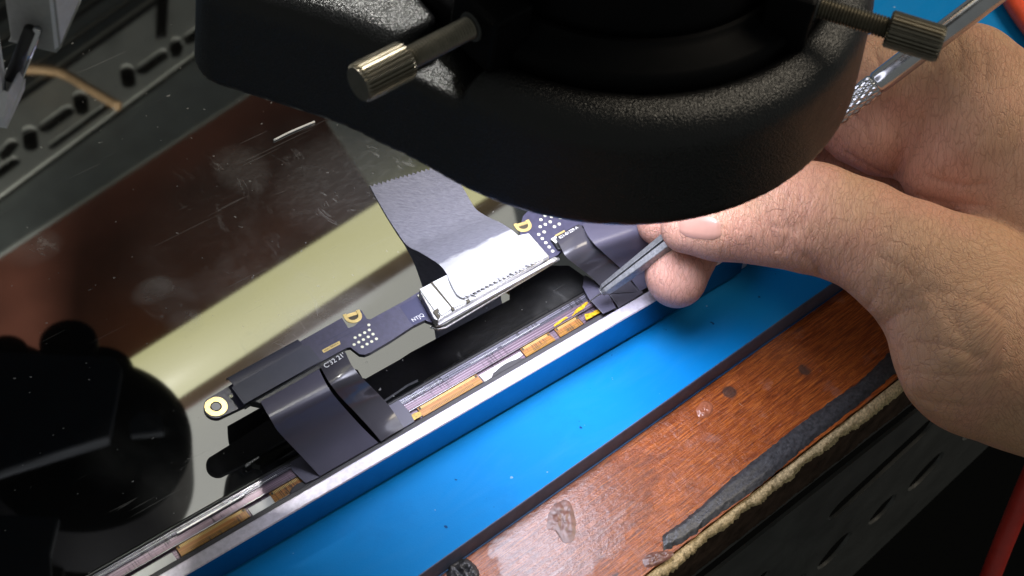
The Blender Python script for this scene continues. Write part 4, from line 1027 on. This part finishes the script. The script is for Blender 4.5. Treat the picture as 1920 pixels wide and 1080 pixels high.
for pts, w, dep in [
    ([(1476, 362), (1466, 392), (1470, 420), (1488, 436)], 0.9, .45), ([(1500, 345), (1496, 385), (1478, 440), (1462, 470)], 0.8, .30),
    ([(1524, 335), (1516, 380), (1500, 430)], 0.8, .32), ([(1434, 385), (1440, 420), (1455, 450)], 0.8, .22), ([(1450, 425), (1475, 428), (1510, 415)], .7, .25),
    ([(1550, 345), (1542, 390), (1520, 450)], 0.9, .2),
    ([(1712, 262), (1700, 285), (1692, 300), (1684, 335), (1681, 372)], 1.2, 1.9), ([(1726, 225), (1716, 250), (1708, 268)], 1.0, .9),
    ([(1585, 285), (1625, 308), (1670, 330), (1690, 345)], 0.9, .35),
    ([(1540, 520), (1530, 500), (1510, 480)], 1.2, .5), ([(1585, 548), (1590, 525)], 1.0, .35), ([(1625, 578), (1640, 555), (1650, 530)], 1.2, .4), ([(1655, 612), (1680, 590), (1720, 575)], 1.2, .35),
    ([(1665, 650), (1720, 640), (1780, 650), (1840, 672)], 1.1, .25), ([(1680, 690), (1740, 700), (1820, 705), (1890, 690)], 1.1, .22), ([(1720, 745), (1790, 760), (1860, 755)], 1.1, .2),
    ([(1700, 560), (1760, 545), (1830, 560), (1890, 600)], 1.2, .2), ([(1650, 480), (1720, 520), (1790, 600), (1830, 680)], 2.0, .22),
    ([(1745, 62), (1752, 90), (1748, 120)], .9, .35), ([(1790, 60), (1802, 95), (1798, 130)], .9, .35), ([(1835, 75), (1850, 110), (1848, 150)], .9, .3), ([(1640, 100), (1650, 125), (1648, 150)], .8, .3),
    ([(1740, 330), (1790, 345), (1850, 345)], .9, .3), ([(1720, 365), (1780, 380), (1850, 385)], .9, .35), ([(1600, 215), (1622, 232), (1632, 262)], .9, .35),
    ([(1225, 462), (1230, 490), (1222, 520), (1214, 545)], 0.5, .25)]:
    crease(pts, w, dep)
hv, hf = surface_nets(hand_sdf, (24, -62, 2), (150, 72, 78), 0.62)
def smooth_mesh(v, f, it=2):
    e = np.concatenate([f[:, [0, 1]], f[:, [1, 2]], f[:, [2, 3]], f[:, [3, 0]]]); n = len(v)
    for _ in range(it):
        a = np.zeros_like(v); c = np.zeros(n)
        np.add.at(a, e[:, 0], v[e[:, 1]]); np.add.at(a, e[:, 1], v[e[:, 0]]); np.add.at(c, e[:, 0], 1); np.add.at(c, e[:, 1], 1)
        v = v*.45+.55*a/np.maximum(c, 1)[:, None]
    return v
hv = smooth_mesh(hv, hf, 2)
person = thing('person', 'right hand of a person gripping the craft knife between thumb, index and middle finger', 'person', W(1700, 500, 0))
body = np_obj('hand', hv, hf, M['skin'], person)
def attr(o, name, val):
    a = o.data.attributes.new(name, 'FLOAT', 'POINT'); a.data.foreach_set('value', np.asarray(val, np.float32))
fl_ = np.zeros(len(hv))
for q, s_, k in ((thumb[0][0], 13, .8), (thumb[3][0]+np.array([0, 0, 9]), 10, .35), (index[0][0], 14, .9), (middle[0][0], 16, 1.0), (bulge[0][0], 16, .8), (back2[0][0], 22, .55), (middle[3][0], 14, .9)):
    fl_ = np.maximum(fl_, k*np.exp(-((hv-q)**2).sum(1)/(s_*s_)))
attr(body, 'flush', fl_)
al = np.zeros(len(hv)); bd = np.full(len(hv), 1e9); acc_ = 0.0
for (a, ra), (b, rb) in zip(thumb[:-1], thumb[1:]):
    e = b-a; L = np.linalg.norm(e); t = np.clip(((hv-a)@e)/(L*L), -.2, 1.2); dd = np.linalg.norm(hv-a-np.clip(t, 0, 1)[:, None]*e, axis=1)-ra
    u = dd < bd; al[u] = (acc_+t*L)[u]; bd = np.minimum(bd, dd); acc_ += L
attr(body, 'along', al)
# skin frame: x along the thumb, y across it, with a slow swirl round the ball of the thumb
e1 = thumb[5][0]-thumb[1][0]; e1 /= np.linalg.norm(e1); tocam_ = CC-thumb[4][0]; tocam_ /= np.linalg.norm(tocam_)
e3 = tocam_-e1*(tocam_@e1); e3 /= np.linalg.norm(e3); e2 = np.cross(e3, e1)
loc_ = hv-thumb[3][0]; X_, Y_, Z_ = loc_@e1, loc_@e2, loc_@e3
th = np.radians(-38)*np.clip((X_-12)/35, 0, 1)**2*np.clip((12-Y_)/24, 0, 1)
uvw = np.stack([X_*np.cos(th)-Y_*np.sin(th), X_*np.sin(th)+Y_*np.cos(th), Z_], 1).astype(np.float32)
a_ = body.data.attributes.new('skin_uv', 'FLOAT_VECTOR', 'POINT'); a_.data.foreach_set('vector', uvw.ravel())
jm_ = np.maximum(np.exp(-((hv-thumb[3][0])**2).sum(1)/(17.0**2)), .75*np.exp(-((hv-thumb[5][0])**2).sum(1)/(20.0**2)))
attr(body, 'joint', jm_)
cr_ = np.zeros(len(hv))
for pts, w, dep in CREASE:
    m = np.full(len(hv), 1e9)
    for a, b in zip(pts[:-1], pts[1:]):
        e = b-a; t = np.clip(((hv-a)@e)/(e@e+1e-9), 0, 1); m = np.minimum(m, ((hv-a-t[:, None]*e)**2).sum(1))
    cr_ = np.maximum(cr_, min(1, dep*1.6)*np.exp(-m/(.45*.45)))
attr(body, 'crease', cr_)
# thumbnail: a thin curved plate lying on the thumb's surface
n_u, n_v = 14, 9; grid = []
for i in range(n_u):
    for j in range(n_v):
        s_, t = i/(n_u-1), j/(n_v-1)
        wdt = math.sin(math.pi*min(1, .12+.88*(1-abs(2*s_-1)**3)))**.0 if False else (1-abs(2*s_-1)**4*.45)
        px = 1274+78*s_; py = 424+(t-.5)*44*wdt+8*s_-2
        q = march(px, py, hand_sdf); grid.append(q)
cN = sum(g for g in grid if g is not None)/max(1, sum(g is not None for g in grid)); tc_ = CC-cN; tc_ /= np.linalg.norm(tc_)
grid = [g if g is not None else cN for g in grid]
vs = []
for layer in (0.38, -0.3):
    for i in range(n_u):
        for j in range(n_v):
            e_ = min(i, n_u-1-i, j, n_v-1-j); vs.append(grid[i*n_v+j]+tc_*(layer if layer < 0 or e_ else 0.05))
fs = []; o_ = n_u*n_v
for i in range(n_u-1):
    for j in range(n_v-1):
        a = i*n_v+j; fs.append([a, a+1, a+n_v+1, a+n_v])
obj('fingernail', vs[:o_], fs, M['nail'], person, smooth=True)

# ================================================================== OVERHEAD RACK (seen in the glass)
def band(name, pts, h, thick, mat, parent, bevel=0):
    return prism(name, [MR(a, b, h) for a, b in pts], ZG+h, ZG+h+thick, mat, parent, bevel)
def ext(a, b, k0, k1):
    a, b = V3(a), V3(b); return tuple(a+(b-a)*-k0), tuple(b+(b-a)*k1)
HR = 400.0
rack = thing('storage_rack', 'grey slotted steel rack with a brown shelf hanging over the bench', 'rack', MR(300, 350, HR))
A0, A1 = ext((0, 368), (365, 100), .6, 1.2); B0, B1 = ext((0, 476), (417, 205), .6, 1.0)
T0, T1 = ext((0, 222), (330, -12), .6, 1.2)
# front rail with cut slots
def to2(p, o, x, y): d = V3(p)-o; return (float(d@x), float(d@y))
o_ = MR(0, 368, HR); x_ = MR(365, 100, HR)-o_; x_ /= np.linalg.norm(x_); y_ = np.array([-x_[1], x_[0], 0])
hl = []
for (px, py, w_, L_, da) in [(15, 283, 9, 16, .3), (57, 262, 10, 18, .9), (107, 225, 10, 24, 0), (152, 195, 10, 18, .9), (8, 318, 9, 20, 0), (240, 145, 10, 18, .9), (287, 118, 10, 24, 0), (330, 91, 10, 16, .6), (372, 62, 10, 24, 0), (415, 32, 10, 16, .8), (150, 238, 6, 44, 0), (-35, 318, 10, 24, 0)]:
    c = to2(MR(px, py, HR), o_, x_, y_); hl.append(obround(c[0], c[1], L_, w_*.8, da))
mt = Matrix(((x_[0], y_[0], 0, o_[0]), (x_[1], y_[1], 0, o_[1]), (0, 0, 1, o_[2]), (0, 0, 0, 1)))
plate_with_holes('slotted_rail', [to2(MR(*p, HR), o_, x_, y_) for p in (A0, A1, T1, T0)], hl, 2, M['rack_grey'], mt, rack)
band('rail_gap', [A0, A1, T1, T0], HR+8, 2, M['dark_void'], rack)  # black sheet stands in for the shade behind the slots
band('rail_flange', [B0, B1, (A1[0]+6, A1[1]+10), (A0[0]+6, A0[1]+8)], HR+2, 3, M['rack_dim'], rack)
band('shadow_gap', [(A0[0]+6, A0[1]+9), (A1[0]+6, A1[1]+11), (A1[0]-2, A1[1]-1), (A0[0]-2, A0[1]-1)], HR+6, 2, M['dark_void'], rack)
for off, w_, mm in ((-28, 22, 'rack_dim'), (-64, 26, 'rack_grey'), (-112, 30, 'rack_dim'), (-160, 26, 'rack_grey'), (-225, 40, 'rack_dim')):
    band('rear_rail', [(T0[0], T0[1]+off), (T1[0], T1[1]+off*.8), (T1[0], T1[1]+(off-w_)*.8), (T0[0], T0[1]+off-w_)], HR+40, 3, M[mm], rack)
band('upright', [(292, 66), (312, 62), (318, -60), (298, -60)], HR-4, 10, M['dark_void'], rack)
band('shelf_backing', [(-400, 420), (-400, -700), (1200, -900), (1200, -200)], HR+75, 4, M['rail_dark'], rack)
S0, S1 = ext((303, 655), (640, 430), 1.6, 1.0)
band('shelf', [(B0[0], B0[1]+1), (S0[0], S0[1]+60), (S1[0], S1[1]+40), (B1[0], B1[1]+1)], HR+6, 14, M['shelf_brown'], rack)
st = smooth_path([MR(40, 128, HR-12), MR(110, 135, HR-12), MR(165, 165, HR-14), MR(224, 200, HR-14)], 6)
tag(obj('stick', *tube_data(st, 2.6, 10), M['tan_wood'], None, smooth=True), 'thin tan strip of wood lying across the slotted rack rails', 'strip')
tag(band('added_sheet', [(612, 225), (668, 222), (900, 250), (930, 330), (820, 375), (735, 385), (690, 342)], HR-6, 1.2, M['added_sheet'], None), 'pale sheet added under the rack for the pale reflection beside the paper tape', 'added_sheet')  # added sheet, there only to give a pale patch of reflection
lamp = thing('bench_lamp', 'long cream glowing tube lamp with a white light panel over the bench', 'lamp', MR(560, 540, HR))
tp = [MR(*p, HR-14) for p in ((150, 800), (363, 664), (520, 570), (640, 495), (757, 415), (960, 280))]
p0, p1 = tp[0], tp[-1]
obj('tube', *tube_data(np.linspace(tp[0], tp[-1], 4), 14.0, 28), M['tube_glow'], lamp, smooth=True)
band('reflector', [ext((330, 640), (640, 432), .6, 1)[0], ext((330, 640), (640, 432), .6, 1)[1], ext((340, 690), (700, 450), .6, 1)[1], ext((340, 690), (700, 450), .6, 1)[0]], HR-2, 6, M['rack_grey'], lamp)
band('mount_board', [ext((340, 690), (700, 450), .6, 1)[0], ext((340, 690), (700, 450), .6, 1)[1], ext((350, 765), (770, 495), .6, .6)[1], ext((350, 765), (770, 495), .6, .6)[0]], HR+1, 6, M['shelf_brown_dark'], lamp)
band('light_panel', [ext((350, 766), (770, 496), .3, .45)[0], ext((350, 766), (770, 496), .3, .45)[1], (1000, 560), (880, 880), (720, 1260), (230, 1260)], HR+3, 6, M['panel_glow'], lamp)

# ================================================================== LIGHT, WORLD, CAMERA
def area(name, loc, look, size, power, col, shape='DISK', spread=math.pi, sy=None):
    l = bpy.data.lights.new(name, 'AREA'); l.shape = shape; l.size = size*MM; l.energy = power; l.color = col; l.spread = spread
    if sy: l.size_y = sy*MM
    o = bpy.data.objects.new(name, l); COL.objects.link(o); o.location = Vector(V3(loc)*MM)
    d = Vector(V3(look)-V3(loc)); o.rotation_euler = d.to_track_quat('-Z', 'Y').to_euler(); return o
area('led_ring_lamp', (AX, AY, 103), (AX+7, AY-8, 0), 66, 0.066, (0.82, 0.84, 1.0), spread=math.radians(85))
area('rack_fill', (-60, -170, 330), (-230, 360, 410), 120, 1.5, (1.0, 0.97, 0.90), 'SQUARE', spread=math.radians(70))  # added fill, no such lamp known; brightens the rack mirrored in the glass
area('room_lamp', (360, 230, 560), (80, -10, 20), 260, 2.6, (1.0, 0.88, 0.70), 'SQUARE')
area('arm_highlight_fill', (-88, 192, 380), (-45, -56, 131), 34, 0.045, (1.0, 0.99, 0.93), 'RECTANGLE', spread=math.radians(22), sy=16)  # added unseen lamp, only there to give the microscope arm its highlight
w = bpy.data.worlds.new('World'); sc.world = w; w.use_nodes = True
w.node_tree.nodes['Background'].inputs[0].default_value = (0.9, 0.95, 0.9, 1); w.node_tree.nodes['Background'].inputs[1].default_value = 0.17
cam = bpy.data.cameras.new('Camera'); co = bpy.data.objects.new('Camera', cam); COL.objects.link(co); sc.camera = co
cam.sensor_width = 36; cam.lens = 36*FPX/1920; cam.clip_start = 0.02; cam.clip_end = 20
mw = Matrix(((RR[0], UU[0], -VV[0], CC[0]*MM), (RR[1], UU[1], -VV[1], CC[1]*MM), (RR[2], UU[2], -VV[2], CC[2]*MM), (0, 0, 0, 1)))
co.matrix_world = mw
cam.dof.use_dof = True; cam.dof.focus_distance = 0.452; cam.dof.aperture_fstop = 40
sc.view_settings.view_transform = 'Standard'; sc.view_settings.look = 'None'; sc.view_settings.exposure = 0; sc.view_settings.gamma = 1; sc.view_settings.use_curve_mapping = False
sc.cycles.max_bounces = 6; sc.cycles.use_denoising = True; sc.cycles.caustics_reflective = False
